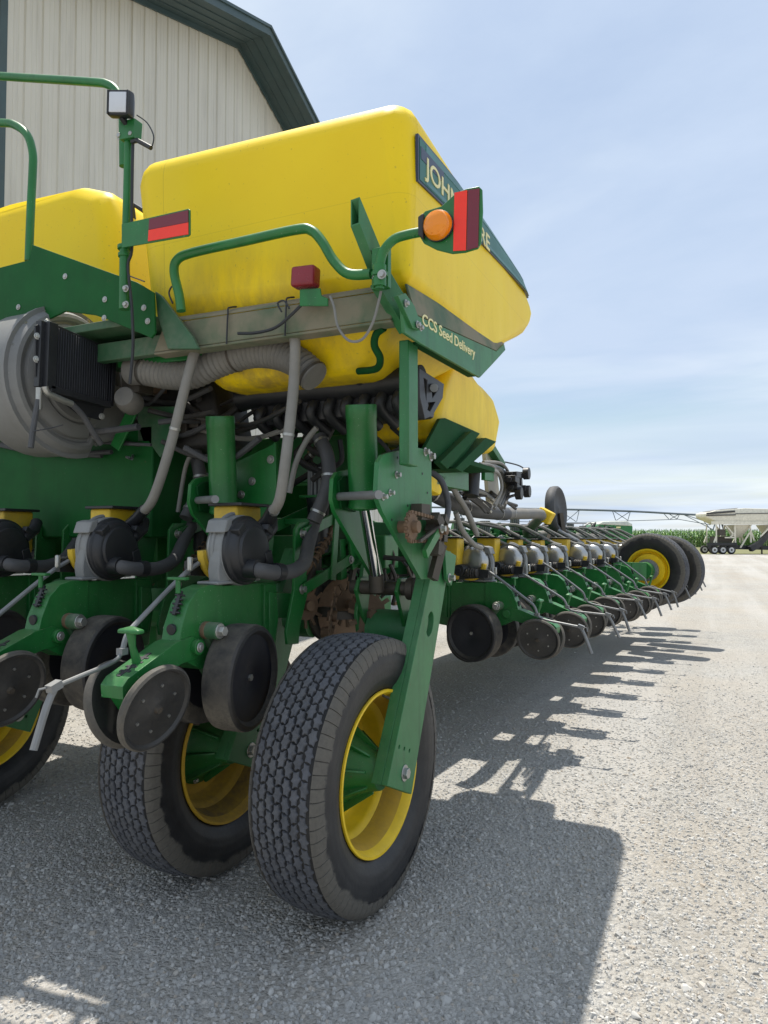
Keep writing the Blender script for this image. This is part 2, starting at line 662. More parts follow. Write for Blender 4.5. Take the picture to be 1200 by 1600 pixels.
def copy_tree(o, parent):
    c = o.copy()
    COL.objects.link(c)
    c.parent = parent
    for ch in list(o.children):
        copy_tree(ch, c)
    return c


# ================================================================ THE PLANTER
planter = thing('seed_planter', (-2.3, 3.2, 0), 'large green folding row planter with yellow seed tanks parked on the gravel', 'planter')
PL = planter

# ---------------- row unit (built once about its own origin, rear towards -y)
def yz(x, pts):
    return [V((x, a, b)) for a, b in pts]


def make_row_unit():
    b = MB('green')
    prof = [(-.14, 1.12), (-.115, 1.23), (-.075, 1.32), (-.02, 1.37), (.05, 1.385), (.14, 1.38)]
    b.prism(yz(-.045, prof + [(.14, 1.06), (.0, 1.05)]), (.09, 0, 0))
    b.prism(yz(-.036, [(.14, 1.375), (.55, 1.37), (.55, 1.03), (.14, 1.05)]), (.072, 0, 0))
    b.prism(yz(-.05, [(.44, 1.365), (.54, 1.36), (.56, 1.20), (.53, 1.03), (.44, 1.02)]), (.10, 0, 0))
    b.prism(yz(-.066, [(.46, 1.33), (.52, 1.32), (.535, 1.20), (.51, 1.10), (.46, 1.09)]), (.132, 0, 0))
    # head plates that carry the links
    hp = [(.54, 1.08), (.53, 1.14), (.595, 1.33), (.605, 1.62), (.64, 1.655), (.75, 1.66), (.745, 1.56), (.71, 1.40), (.72, 1.30), (.65, 1.15), (.64, 1.07)]
    for x in (-.115, .10):
        b.prism(yz(x, hp), (.014, 0, 0))
    b.box((0, .66, 1.25), (.2, .05, .12))
    for z in (1.60, 1.33):
        b.bolt((.116, .665, z), (1, 0, 0), .017, .02)
        b.bolt((-.117, .665, z), (-1, 0, 0), .017, .02)
    # slot rack and hole on the rear casting
    b.m('plastic_black')
    rear = V((0, -.62, .78)).normalized()
    up = V((0, .40, .92)).normalized()
    for k in range(5):
        p = V((0, -.098, 1.285)) + up * (.018 * k)
        b.box(p + V((0, -.004, 0)), (.046 - .01 * (k % 2), .012, .007), Matrix.Rotation(-.45, 3, 'X'))
    b.box(V((0, -.087, 1.322)) , (.016, .014, .1), Matrix.Rotation(-.40, 3, 'X'))
    b.cyl((0, -.112, 1.222), (0, -.126, 1.220), .022, n=18)
    # pivot bosses
    b.m('green_dusty')
    b.cyl((.03, .02, 1.205), (.125, .02, 1.205), .034)
    b.cyl((-.03, .02, 1.205), (-.125, .02, 1.205), .034)
    b.m('rust')
    b.cyl((.05, .02, 1.205), (.07, .02, 1.205), .0355)
    b.bolt((.125, .02, 1.205), (1, 0, 0), .021, .026)
    b.bolt((-.125, .02, 1.205), (-1, 0, 0), .021, .026)
    b.m('zinc')
    b.box((.040, .20, 1.155), (.01, .09, .022))
    b.m('plastic_black')
    for dy in (-.025, .025):
        b.box((.0455, .20 + dy, 1.157), (.004, .016, .012))
    b.bolt((.038, .14, 1.145), (1, 0, 0), .01, .008)
    u = b.build('row_unit', PL, origin=(0, 0, 0), bev=.006)
    W[u.name] = V((0, 0, 0))

    # gauge wheels
    for s in (1, -1):
        g = MB('rubber')
        c = V((.128 * s, .165 + (.0 if s > 0 else .03), .998))
        ax = V((s, .13, -.03)).normalized()
        prof = [(.03, -.055), (.15, -.063), (.205, -.066), (.216, -.060), (.220, -.035), (.220, .042), (.217, .055), (.209, .064), (.195, .066), (.186, .058), (.178, .048), (.06, .042), (.05, .036), (.0, .036)]
        ms = ['navy'] + ['rubber'] * 5 + ['rubber_black'] * 4 + ['navy'] * 5
        g.lathe(c, ax, prof, 44, ms)
        uu = ax.cross(V((0, 0, 1))).normalized()
        ww = ax.cross(uu)
        for k in range(8):
            a = 2 * PI * k / 8 + .3
            g.bolt(c + ax * .042 + (uu * math.cos(a) + ww * math.sin(a)) * .145, ax, .005, .004, False)
        g.bolt(c + ax * .03, ax, .014, .016)
        g.m('green_dusty')
        g.bar(c - ax * .06, V((.06 * s, .02, 1.205)), .03, .05)
        g.build('gauge_wheel', u)
        # opener disc
        d = MB('disc')
        c2 = V((.018 * s, .30, .93))
        ax2 = V((s, .10, .0)).normalized()
        d.lathe(c2, ax2, [(0, .01), (.05, .01), (.06, .004), (.18, .004), (.192, 0), (.18, -.004), (.0, -.006)], 40)
        d.build('opener_disc', u)
        # closing wheel
        k_ = MB('disc')
        c3 = V((.086 * s, -.30, .965))
        ax3 = V((s, -.06, -.30)).normalized()
        k_.lathe(c3, ax3, [(0, -.012), (.12, -.014), (.152, -.02), (.163, -.006), (.162, .010), (.154, .018), (.146, .017), (.138, .006), (.05, .004), (.034, .012), (.0, .014)], 44, ['disc'] * 2 + ['disc_rim'] * 3 + ['disc'] * 5)
        u3 = ax3.cross(V((0, 0, 1))).normalized()
        w3 = ax3.cross(u3)
        for q in range(6):
            a = 2 * PI * q / 6 + .5
            k_.bolt(c3 + ax3 * .004 + (u3 * math.cos(a) + w3 * math.sin(a)) * .088, ax3, .006, .006, False)
        k_.m('steel_dark').cyl(c3 + ax3 * .01, c3 + ax3 * .026, .017, .012, 16)
        k_.m('green_dusty').bar(c3 - ax3 * .01, V((.03 * s, -.28, 1.02)), .03, .03)
        k_.build('closing_wheel', u)
    # closing arm
    a = MB('green')
    side = [(.0, 1.13), (-.01, 1.165), (-.06, 1.19), (-.15, 1.178), (-.40, 1.085), (-.425, 1.06), (-.42, 1.015), (-.38, 1.005), (-.26, 1.055), (-.12, 1.09), (-.03, 1.10)]
    a.prism(yz(-.052, side), (.104, 0, 0))
    a.prism(yz(-.04, [(-.40, 1.02), (-.24, 1.05), (-.22, .95), (-.33, .93)]), (.08, 0, 0))
    a.cyl((.052, -.04, 1.145), (.075, -.04, 1.145), .03)
    a.cyl((-.052, -.04, 1.145), (-.075, -.04, 1.145), .03)
    a.bolt((.075, -.04, 1.145), (1, 0, 0), .014, .01)
    a.m('plastic_black')
    rx = Matrix.Rotation(R(20.4), 3, 'X')
    for q in range(4):
        a.box((0, -.27 - .03 * q, 1.1335 - .0112 * q), (.05, .012, .006), rx)
    a.box((0, -.315, 1.1165), (.018, .17, .0065), rx)
    a.bolt((.041, -.33, .985), (1, 0, 0), .012, .008)
    a.build('closing_arm', u, bev=.008)
    t = MB('green')
    t.tube([(0, -.30, 1.115), (0, -.325, 1.18), (0, -.335, 1.235)], lambda q: .018 - .006 * math.sin(q * PI), 10)
    t.hull([(x, y, z) for x in (-.05, .05) for y in (-.352, -.318) for z in (1.232, 1.246)] + [(0, -.33, 1.26)], .004, 2)
    t.build('pressure_lever', u)
    # upper lever on the rack
    t = MB('green')
    t.hull([(x, y, z) for x in (-.045, .045) for y in (-.10, -.07) for z in (1.412, 1.424)], .004, 2)
    t.cyl((0, -.085, 1.36), (0, -.085, 1.415), .01, n=8)
    t.build('depth_lever', u)
    # drag pipe
    d = MB('pipe_grey')
    d.tube([(-.075, .13, 1.47), (-.085, .03, 1.415), (-.085, -.20, 1.265), (-.085, -.265, 1.215), (-.085, -.29, 1.15)], .0105, 9, sub=6)
    d.tube([(-.085, -.285, 1.165), (-.082, -.33, 1.125), (-.07, -.50, 1.10), (-.06, -.62, 1.085)], .0085, 9, sub=5)
    d.tube([(-.06, -.605, 1.09), (-.06, -.64, 1.03), (-.058, -.69, .90)], .0125, 9, sub=3)
    d.box((-.085, -.29, 1.155), (.03, .03, .025))
    d.box((-.06, -.613, 1.088), (.03, .045, .026), Matrix.Rotation(.3, 3, 'X'))
    d.tube([(-.06, -.59, 1.09), (-.075, -.66, 1.085), (-.08, -.665, 1.06)], .004, 6)
    d.build('drag_pipe', u)
    # seed meter
    mc = V((.036, .255, 1.525))
    g = MB('grey_plastic')
    g.lathe(mc, (1, 0, 0), [(.0, -.03), (.12, -.03), (.148, -.02), (.154, -.012), (.154, .022), (.148, .03), (.12, .032), (.0, .032)], 44)
    g.prism(yz(.004, [(.10, 1.385), (.09, 1.44), (.105, 1.55), (.145, 1.655), (.26, 1.60), (.39, 1.5), (.40, 1.385)]), (.055, 0, 0))
    g.prism(yz(-.02, [(.10, 1.60), (.12, 1.655), (.16, 1.665), (.155, 1.61)]), (.10, 0, 0))
    g.box((.01, .2, 1.39), (.11, .24, .014))
    g.tube([mc + V((-.02, .150 * math.cos(a_), .158 * math.sin(a_))) for a_ in [PI * (.5 + k / 20) for k in range(17)]], .010, 8)
    g.tube([mc + V((-.035, .148 * math.cos(a_), .150 * math.sin(a_))) for a_ in [PI * (.4 + k / 20) for k in range(19)]], .007, 8)
    g.m('zinc').box((-.055, .05, 1.47), (.02, .02, .06))
    g.build('seed_meter', u, bev=.006)
    c = MB('plastic_black')
    c.lathe(mc, (1, 0, 0), [(.149, .028), (.151, .045), (.145, .052), (.139, .054), (.133, .072), (.120, .084), (.106, .087), (.104, .095), (.065, .101), (.0, .102)], 44)
    c.box(mc + V((.07, -.095, .09)), (.05, .055, .03), Matrix.Rotation(.6, 3, 'X'))
    c.box(mc + V((.085, .095, -.04)), (.04, .05, .07), Matrix.Rotation(.3, 3, 'X'))
    c.box(mc + V((.075, .115, .09)), (.04, .05, .03), Matrix.Rotation(-.6, 3, 'X'))
    c.tube([mc + V((.06, .10, .05)), mc + V((.06, .17, .10)), mc + V((.03, .21, .14))], .032, 12)
    c.build('vacuum_cover', u, bev=.004)
    c = MB('silver')
    c.lathe(mc + V((0, -.012, .012)), (-1, 0, 0), [(.122, .02), (.124, .040), (.119, .062), (.105, .080), (.08, .092), (.045, .098), (.0, .10)], 40)
    c.m('hopper').tube([mc + V((-.10, .0 + .115 * math.cos(a_), .115 * math.sin(a_))) for a_ in [PI * (1.0 + k / 14) for k in range(15)]], .022, 8)
    c.m('plastic_black').prism(yz(-.115, [(.09, 1.42), (.085, 1.48), (.33, 1.49), (.34, 1.40)]), (.03, 0, 0))
    c.build('meter_shell', u)
    h = MB('hose_dark')
    h.tube([mc + V((.10, -.045, -.075)), mc + V((.15, -.04, -.085)), mc + V((.175, .03, -.095)), mc + V((.18, .16, -.095)), mc + V((.17, .28, -.06)), mc + V((.12, .40, .02)), mc + V((.08, .52, .12))], .033, 14, sub=6)
    h.m('plastic_black').tube([mc + V((.06, -.045, -.075)), mc + V((.14, -.045, -.078))], .04, 16)
    h.tube([mc + V((.172, .035, -.093)), mc + V((.178, .075, -.096))], .039, 16)
    h.build('vacuum_hose', u)
    p = MB('hopper')
    p.hull([(x, y, z) for x in (-.155, -.02) for y in (.325, .515) for z in (1.50, 1.725)] + [(x, y, 1.40) for x in (-.12, -.03) for y in (.33, .42)], .012, 3)
    p.m('plastic_black').box((-.075, .415, 1.731), (.185, .22, .014))
    p.build('mini_hopper', u, bev=.003)
    d = MB('plastic_black')
    d.cyl((-.09, .305, 1.475), (-.185, .305, 1.475), .047, .045)
    d.m('navy').cyl((-.183, .305, 1.475), (-.189, .305, 1.475), .02, n=12)
    d.m('rubber_black')
    for k in range(4):
        d.cyl((-.15, .235 - .020 * k, 1.455), (-.15, .235 - .020 * k - .012, 1.455), .038 - .001 * k, n=18)
    d.cyl((-.10, .20, 1.45), (-.165, .19, 1.45), .024, n=12)
    d.cyl((-.15, .26, 1.455), (-.15, .16, 1.455), .028, n=14)
    d.build('drive_motor', u, bev=.003)
    # links
    l = MB('green')
    for s in (1, -1):
        for z in (1.60, 1.33):
            l.bar((.128 * s, .665, z), (.128 * s, 1.14, z + .13), .014, .055)
            l.bolt((.136 * s, 1.14, z + .13), (s, 0, 0), .016, .014)
    for z in (1.60, 1.33):
        l.bar((-.12, .90, z + .065), (.12, .90, z + .065), .05, .03)
    l.bar((.141, .93, 1.36), (.141, .97, 1.70), .010, .05)
    l.m('rust')
    l.tube([(.05, .80, 1.40), (.05, .95, 1.50), (.05, 1.14, 1.68)], .016, 8)
    for k in range(7):
        l.lathe((.05, .86 + .03 * k, 1.44 + .024 * k), (0, .8, .62), [(.024, -.006), (.03, 0), (.024, .006)], 14)
    l.build('parallel_links', u, bev=.003)
    l = MB('green')
    for x in (-.12, .105):
        l.prism(yz(x, [(1.20, 1.40), (1.16, 1.55), (1.18, 1.86), (1.25, 1.88), (1.27, 1.42)]), (.014, 0, 0))
    l.box((0, 1.26, 1.64), (.24, .012, .44))
    l.box((0, 1.08, 1.80), (.16, .26, .014))
    l.build('mount_bracket', u, bev=.003)
    s_ = MB('plastic_black')
    s_.lathe((0, 1.02, 1.50), (0, 0, 1), [(.0, 0), (.055, 0), (.058, .02), (.056, .14), (.06, .26), (.066, .28), (.066, .295)], 24)
    s_.m('zinc').lathe((0, 1.02, 1.50), (0, 0, 1), [(.066, .292), (.0, .294)], 24)
    s_.m('steel_dark').cyl((0, 1.02, 1.36), (0, 1.02, 1.50), .02, n=10)
    s_.m('grey_plastic')
    for k in range(14):
        an = 2 * PI * k / 14
        s_.box((.05 * math.cos(an), 1.02 + .05 * math.sin(an), 1.88), (.012, .012, .15))
    s_.m('hose_dark').cyl((0, 1.02, 1.805), (0, 1.02, 1.955), .046, n=16)
    s_.build('air_spring', u)
    # row cleaner star wheels
    r_ = MB('rust')
    for s, yy, xx in ((1, .86, .17), (-1, .99, .33)):
        c4 = V((xx, yy, 1.185))
        ax4 = V((s, .45, -.12)).normalized()
        u4 = ax4.cross(V((0, 0, 1))).normalized()
        w4 = ax4.cross(u4)
        pts = []
        for k in range(13):
            for da, rr in ((-.17, .10), (-.10, .145), (.06, .15), (.04, .105)):
                a_ = 2 * PI * k / 13 + da
                pts.append(c4 + (u4 * math.cos(a_) + w4 * math.sin(a_)) * rr)
        r_.prism(pts, ax4 * .006, holes=[circle(c4, u4, w4, .03, 12)])
        r_.cyl(c4 - ax4 * .02, c4 + ax4 * .03, .028, n=12)
    r_.m('steel_dark').bar((.17, .86, 1.185), (.33, .99, 1.185), .03, .04)
    r_.bar((0, .92, 1.2), (.18, .87, 1.2), .03, .05)
    r_.bar((0, .92, 1.2), (0, .80, 1.25), .04, .05)
    r_.build('row_cleaner', u)
    # drive chain hanging beside the unit
    k_ = MB('rust')
    for s in range(16):
        z = 1.12 - .018 * s
        off = .012 * math.sin(s * .7)
        k_.box((.155 + off, .84 + .01 * math.sin(s), z), (.014 if s % 2 else .006, .02, .02))
        k_.box((.155 - off, .90 + .012 * math.cos(s), z), (.014 if s % 2 else .006, .018, .02))
    k_.bar((.15, .86, 1.12), (.15, .90, .88), .012, .03)
    k_.cyl((.13, .87, .87), (.175, .87, .87), .035, n=12)
    k_.cyl((.13, .85, 1.10), (.172, .85, 1.10), .03, n=12)
    k_.build('drive_chain', u)
    return u


unit = make_row_unit()
base = W[PL.name]
UX = [-1.92, -2.69, -3.46, -4.23, -5.0]
UY = 2.31
for i, x in enumerate(UX):
    o = unit if i == 0 else copy_tree(unit, PL)
    o.location = V((x, UY, 0)) - base
# right wing, folded forward along the machine
WD = V((.088, .996, 0)).normalized()
WA = math.atan2(-WD.x, WD.y)
WO = V((-1.47, 5.44, -.150))
NW = 11
jit = random.Random(17)
for i in range(NW):
    o = copy_tree(unit, PL)
    p = WO + WD * (.762 * i + (.0 if i < 7 else .26 if i == 7 else .42)) + V((0, 0, -.004 * i))
    o.location = p - base
    o.rotation_euler = (R(jit.uniform(-1.3, 1.3)), 0, PI / 2 + WA + R(jit.uniform(-.8, .8)))
    for ch in o.children:
        if ch.name.startswith('drag_pipe'):
            ch.rotation_euler = (R(jit.uniform(-5, 4)), 0, R(jit.uniform(-4, 4)))
        elif ch.name.startswith(('closing_wheel', 'gauge_wheel')):
            ch.location.y += jit.uniform(-.012, .012)
            ch.location.z += jit.uniform(-.012, .012)
        elif ch.name.startswith('pressure_lever'):
            ch.location.y += jit.choice((0, .025, .05))
            ch.location.z += .01
WR = V((WD.y, -WD.x, 0))   # rearwards direction of the folded wing


def wing(i, back, z):
    """point on the wing: unit index, metres behind the row-unit pivots (negative = towards machine), height"""
    return WO + WD * (.762 * i) + WR * back + V((0, 0, z - WO.z - .10))


# ---------------- wheels
TR, TW = .579, .319


def make_wheel(name='ground_wheel'):
    t = MB('tyre')
    hw = TW / 2
    prof = [(.335, -.11), (.36, -.135), (.42, -.158), (.48, -.162), (.53, -.152), (.556, -.138), (.566, -.10), (.567, 0), (.566, .10), (.556, .138), (.53, .152), (.48, .162), (.42, .158), (.375, .143), (.37, .138), (.355, .132), (.335, .11)]
    ms = ['tyre'] * 5 + ['groove'] * 4 + ['tyre'] * 7
    t.lathe((0, 0, 0), (1, 0, 0), prof, 96, ms)
    N = 58
    pitch = 2 * PI / N
    ribs = 7

    def P_(x, ang, r):
        return V((x, math.sin(ang) * r, math.cos(ang) * r))
    rng = random.Random(4)
    t.m('tread')
    sx = .262 / (ribs + .33)
    for j in range(ribs):
        xc = (j - (ribs - 1) / 2) * sx
        for k in range(N):
            a0 = (k + (.5 if j % 2 else 0)) * pitch
            sp = pitch * .579
            hexa = [(.667 * sx, .0), (.40 * sx, .18 * sp), (.30 * sx, .5 * sp), (-.05 * sx, .44 * sp), (-.36 * sx, .5 * sp), (-.40 * sx, .2 * sp), (-.667 * sx, .0), (-.40 * sx, -.18 * sp), (-.30 * sx, -.5 * sp), (.05 * sx, -.44 * sp), (.36 * sx, -.5 * sp), (.40 * sx, -.2 * sp)]
            n = len(hexa)
            vs = []
            sk = .22 if j % 2 else -.22
            jit = [(rng.uniform(-.0014, .0014), rng.uniform(-.0016, .0016)) for _ in hexa]
            for gsh, rr in ((.0022, .563), (.0030, .5765), (.0062, .5795)):
                for (u_, v_) in hexa:
                    L = math.hypot(u_, v_)
                    fx_ = max(.1, (L - gsh * 1.35) / L)
                    fy_ = max(.1, (L - gsh * .8) / L)
                    jx, jy = jit[hexa.index((u_, v_))]
                    x = xc + u_ * fx_ + jx
                    vs.append(P_(x, a0 + (v_ * fy_ + sk * u_ + jy) / .579, rr - .9 * x * x + rng.uniform(-.0007, .0007)))
            fs = []
            for lv in (0, 1):
                for q in range(n):
                    w_ = (q + 1) % n
                    fs.append((lv * n + q, lv * n + w_, (lv + 1) * n + w_, (lv + 1) * n + q))
            fs.append(tuple(2 * n + q for q in range(n)))
            t.add(vs, fs)
    # shoulder lugs
    for s in (-1, 1):
        for k in range(72):
            a0 = 2 * PI * (k + .5 * (s > 0)) / 72
            da = 2 * PI / 72 * .455
            ring = []
            t.m('tyre')
            for (x, r) in ((.134, .5635), (.147, .553), (.157, .528), (.161, .50)):
                for d_ in (-1, 1):
                    ring.append(P_(s * x, a0 + d_ * da, r))
            for (x, r) in ((.130, .556), (.140, .545), (.150, .522), (.155, .498)):
                for d_ in (-1, 1):
                    ring.append(P_(s * x, a0 + d_ * da * 1.15, r))
            fs = []
            for q in range(3):
                i0 = q * 2
                fs += [(i0, i0 + 1, i0 + 3, i0 + 2), (i0, i0 + 2, i0 + 10, i0 + 8), (i0 + 1, i0 + 9, i0 + 11, i0 + 3)]
            fs.append((0, 8, 9, 1))
            t.add(ring, fs)
    w = t.build(name, PL, origin=(0, 0, 0), smooth_angle=30)
    W[w.name] = V((0, 0, 0))
    r = MB('yellow_rim')
    r.lathe((0, 0, 0), (1, 0, 0), [(.340, .124), (.347, .13), (.345, .138), (.334, .138), (.326, .126), (.316, .10), (.308, .085), (.300, .05), (.293, .01), (.276, -.005), (.268, -.02), (.264, -.06), (.245, -.082), (.20, -.086), (.12, -.080), (.0, -.08)], 72, ['yellow_rim'] * 5 + ['rim_dirty'] * 3 + ['yellow_rim'] * 8)
    r.lathe((0, 0, 0), (1, 0, 0), [(.335, -.12), (.31, -.11), (.28, -.05), (.264, -.075)], 48)
    r.m('steel_dark').cyl((.118, .03, .318), (.15, .035, .306), .006, n=8)
    r.build('rim', w)
    h = MB('green')
    h.lathe((0, 0, 0), (1, 0, 0), [(.195, -.083), (.198, -.07), (.185, -.060), (.165, -.050), (.135, -.010), (.105, .05), (.085, .10), (.076, .135), (.06, .14), (.0, .14)], 36)
    for k in range(8):
        a = 2 * PI * k / 8 + .2
        dr = V((0, math.sin(a), math.cos(a)))
        th = V((0, math.cos(a), -math.sin(a))) * .010
        h.prism([V((-.065, 0, 0)) + dr * .20 - th / 2, V((-.05, 0, 0)) + dr * .20 - th / 2, V((.10, 0, 0)) + dr * .095 - th / 2, V((.10, 0, 0)) + dr * .06 - th / 2, V((-.06, 0, 0)) + dr * .06 - th / 2], th)
        h.bolt(V((-.06, 0, 0)) + V((0, math.sin(a + .39), math.cos(a + .39))) * .178, (1, 0, 0), .011, .014)
    h.m('steel_dark').cyl((.13, 0, 0), (.19, 0, 0), .045, n=20)
    h.build('hub', w, bev=.003)
    return w


wheel = make_wheel()


def put_wheel(first, c, yaw, tilt=0., spin=0.):
    o = wheel if first else copy_tree(wheel, PL)
    o.location = V(c) - base
    o.rotation_euler = (spin, 0, yaw)
    return o


YWH = 2.797
put_wheel(True, (-1.264 - TW / 2, YWH, TR), -.05)
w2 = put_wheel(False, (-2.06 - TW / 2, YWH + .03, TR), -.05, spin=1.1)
for ch in w2.children:  # swaps in dirtier rim paints, darkened for this wheel's shade as well
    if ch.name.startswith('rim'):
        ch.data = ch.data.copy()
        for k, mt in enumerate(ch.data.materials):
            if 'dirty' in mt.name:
                ch.data.materials[k] = M['rim_mud_shade']
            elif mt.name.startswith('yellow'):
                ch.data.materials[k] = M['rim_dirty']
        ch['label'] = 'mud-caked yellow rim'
put_wheel(False, (-3.80 - TW / 2, YWH + .03, TR), -.05, spin=2.3)
put_wheel(False, (-4.5 - TW / 2, YWH + .03, TR), -.05, spin=.4)
# wing wheels: axle along the folded wing
c1 = A(1010, 891, d=9.75)
nrm = V((.20, .98, 0)).normalized()
wy = math.atan2(nrm.y, nrm.x)
for k, dd in enumerate((0., .93)):
    c = c1 + nrm * (TW / 2 + dd) + V((.0, 0, -.03 * k))
    put_wheel(False, c, wy, spin=.7 * k).scale = (.88, .88, .88)


def lift_arm(xo, first=True):
    X = -1.215 + xo
    pts = [A(p[0], p[1], X=-1.215) + V((xo, 0, 0)) for p in ((682, 858), (705, 862), (643, 1241), (605, 1228))]
    ctr = A(672, 975, X=-1.215) + V((xo, 0, 0))
    a1, a2 = V((0, .93, -.1)), V((0, .3, .95))
    dn = (pts[3] - pts[0]).normalized()
    ac = dn.cross(V((1, 0, 0)))
    b = MB('green_dull')
    hole = [ctr + dn * (.062 * math.sin(2 * PI * i / 24)) + ac * (.042 * math.cos(2 * PI * i / 24)) for i in range(24)]
    small = []
    for (q, w_) in ((628, 1170), (636, 1173), (644, 1176), (643, 1212)):
        h0 = A(q - 4, w_ - 3, X=-1.215) + V((xo, 0, 0))
        small.append([h0 + dn * (.009 * math.sin(2 * PI * i / 10)) + ac * (.009 * math.cos(2 * PI * i / 10)) for i in range(10)])
    b.prism(pts, (-.028, 0, 0), holes=[hole] + small)
    # folded rear flange
    f0, f1 = pts[0], pts[3]
    inw = (pts[1] - pts[0]).normalized()
    b.prism([f0 + V((-.0285, 0, 0)), f1 + V((-.0285, 0, 0)), f1 + V((-.075, 0, 0)), f0 + V((-.075, 0, 0))], inw * .02)
    b.bolt(A(632, 1208, X=-1.215) + V((xo, 0, 0)), (1, 0, 0), .024, .02)
    # small keeper plate at the top
    kp = [A(p[0], p[1], X=-1.205) + V((xo, 0, 0)) for p in ((690, 858), (708, 868), (704, 900), (700, 915), (693, 905))]
    b.prism(kp, (.018, 0, 0))
    b.bolt(A(702, 903, X=-1.187) + V((xo, 0, 0)), (1, 0, 0), .016, .03)
    return b.build('wheel_arm', PL, bev=.004)


lift_arm(0)
lift_arm(-.796)
lift_arm(-2.396)

# torque tube and lugs of the lift
b = MB('green_dull')
b.cyl((-1.62, 3.36, 1.10), (-1.30, 3.36, 1.10), .11, n=28)
b.m('green')
for x in (-1.62, -1.40):
    b.prism(yz(x, [(3.30, 1.06), (3.16, 1.32), (3.20, 1.38), (3.28, 1.38), (3.50, 1.22), (3.52, 1.06)]), (.02, 0, 0))
b.m('steel_dark').cyl((-1.66, 3.22, 1.33), (-1.33, 3.22, 1.33), .035, n=18)
b.cyl((-1.35, 3.22, 1.33), (-1.31, 3.22, 1.33), .055, n=18)
b.m('green').prism(yz(-1.64, [(3.25, 1.0), (3.2, 1.2), (3.3, 1.5), (3.45, 1.5), (3.5, 1.0)]), (.02, 0, 0))
b.build('torque_tube', PL, bev=.004)
b = MB('green')
b.cyl((-3.6, 3.42, 1.12), (-2.0, 3.42, 1.12), .09, n=24)
b.build('torque_tube', PL)


def lift_cylinder(top, bot, rod):
    b = MB('green')
    top, bot, rod = V(top), V(bot), V(rod)
    ax = (bot - top).normalized()
    L = (bot - top).length
    b.lathe(top, ax, [(.0, .004), (.055, .0), (.068, .0), (.071, .008), (.071, .06), (.069, .064), (.069, L - .02), (.0735, L - .012), (.0735, L - .0), (.06, L + .01), (.03, L + .012)], 32)
    b.build('lift_cylinder', PL)
    r = MB('chrome')
    r.cyl(bot + ax * -.01, rod, .027, n=24)
    r.m('steel_dark').cyl(rod - ax * .02, rod + ax * .06, .038, n=18)
    r.build('piston_rod', PL)


lift_cylinder(A(564, 632, Y=2.84), A(569, 792, Y=2.92), A(588, 905, Y=3.12))
lift_cylinder(A(344, 650, Y=2.84), A(350, 800, Y=2.92), A(356, 905, Y=3.12))


def side_plates(dx, full):
    X = -1.2 + dx
    o = V((dx, 0, 0))
    b = MB('green_dull' if full else 'green')
    if full:
        q = [(592, 722), (599, 711), (612, 707), (650, 699), (664, 702), (674, 716), (675, 800), (690, 862), (682, 905), (658, 905), (598, 800), (589, 775)]
        pts = [A(p[0], p[1], X=-1.2) + o for p in q]
        b.prism(pts, (-.02, 0, 0))
        for (p, r) in (((619, 742), .011), ((609, 770), .010), ((673, 713), .016), ((664, 706), .014), ((598, 776), .011)):
            b.bolt(A(p[0], p[1], X=-1.2), (1, 0, 0), r, .022)
        b.m('plastic_black')
        for p in ((622, 715), (640, 711), (637, 790), (612, 812), (660, 740), (668, 770)):
            c = A(p[0], p[1], X=-1.199)
            b.cyl(c, c + V((.0015, 0, 0)), .006, n=10)
    X2 = -1.53 + dx
    q = [(521, 748), (527, 738), (548, 733), (556, 733), (600, 900), (585, 905), (524, 800), (519, 780)]
    pts = [A(p[0], p[1], X=-1.53) + o for p in q]
    b.m('green').prism(pts, (-.02, 0, 0))
    q = [(530, 752), (536, 745), (552, 742), (556, 760), (556, 800), (534, 795)]
    b.m('green_dark').prism([A(p[0], p[1], X=-1.515) + o for p in q], (-.012, 0, 0))
    b.build('lift_bracket', PL, bev=.003)
    c = MB('chrome')
    p0, p1 = A(524, 776, X=-1.56) + o, A(592, 773, X=-1.19) + o
    c.m('pipe_grey').cyl(p0, p1, .018, n=16)
    c.build('bracket_pin', PL)


side_plates(0, True)
side_plates(-.80, False)
# right-hand plate of the second lift
b = MB('green')
q = [(360, 730), (368, 722), (425, 695), (430, 690), (432, 800), (410, 830), (366, 800)]
b.prism([A(p[0], p[1], Y=3.05) for p in q], (0, .02, 0))
for p in ((394, 752), (377, 773), (423, 718)):
    b.bolt(A(p[0], p[1], Y=3.05), (0, -1, 0), .015, .014)
b.build('lift_bracket', PL, bev=.003)

# chain drive on the big plate
b = MB('rust')


def sprocket(b, c, r, n, th=.014):
    c = V(c)
    pts = []
    for k in range(n):
        for da, rr in ((-.3, .9), (-.12, 1.), (.12, 1.), (.3, .9)):
            a = 2 * PI * (k + da) / n
            pts.append(c + V((0, math.cos(a) * r * rr, math.sin(a) * r * rr)))
    b.prism(pts, (th, 0, 0))


s1, s2 = A(641, 823, X=-1.15), A(683, 828, X=-1.15)
sprocket(b, s1, .062, 26)
b.cyl(s1 + V((-.05, 0, 0)), s1 + V((.04, 0, 0)), .026, n=16)
sprocket(b, s2, .05, 15)
b.cyl(s2 + V((-.05, 0, 0)), s2 + V((.05, 0, 0)), .022, n=16)
for z, zz in ((.062, .05), (-.062, -.05)):
    p0, p1 = s1 + V((.007, 0, z)), s2 + V((.007, 0, zz))
    for k in range(18):
        p = p0.lerp(p1, (k + .5) / 18)
        b.box(p, (.016 if k % 2 else .008, .017, .014))
for k in range(16):
    a = PI * (.5 + k / 15)
    b.box(s1 + V((.007, math.cos(a) * .064, math.sin(a) * .064)), (.016 if k % 2 else .009, .012, .012), Matrix.Rotation(a, 3, 'X'))
b.m('steel_dark')
b.box(A(658, 800, X=-1.17), (.05, .11, .07))
b.bar(s1 + V((.03, .03, -.06)), s2 + V((.03, -.03, .02)), .012, .012)
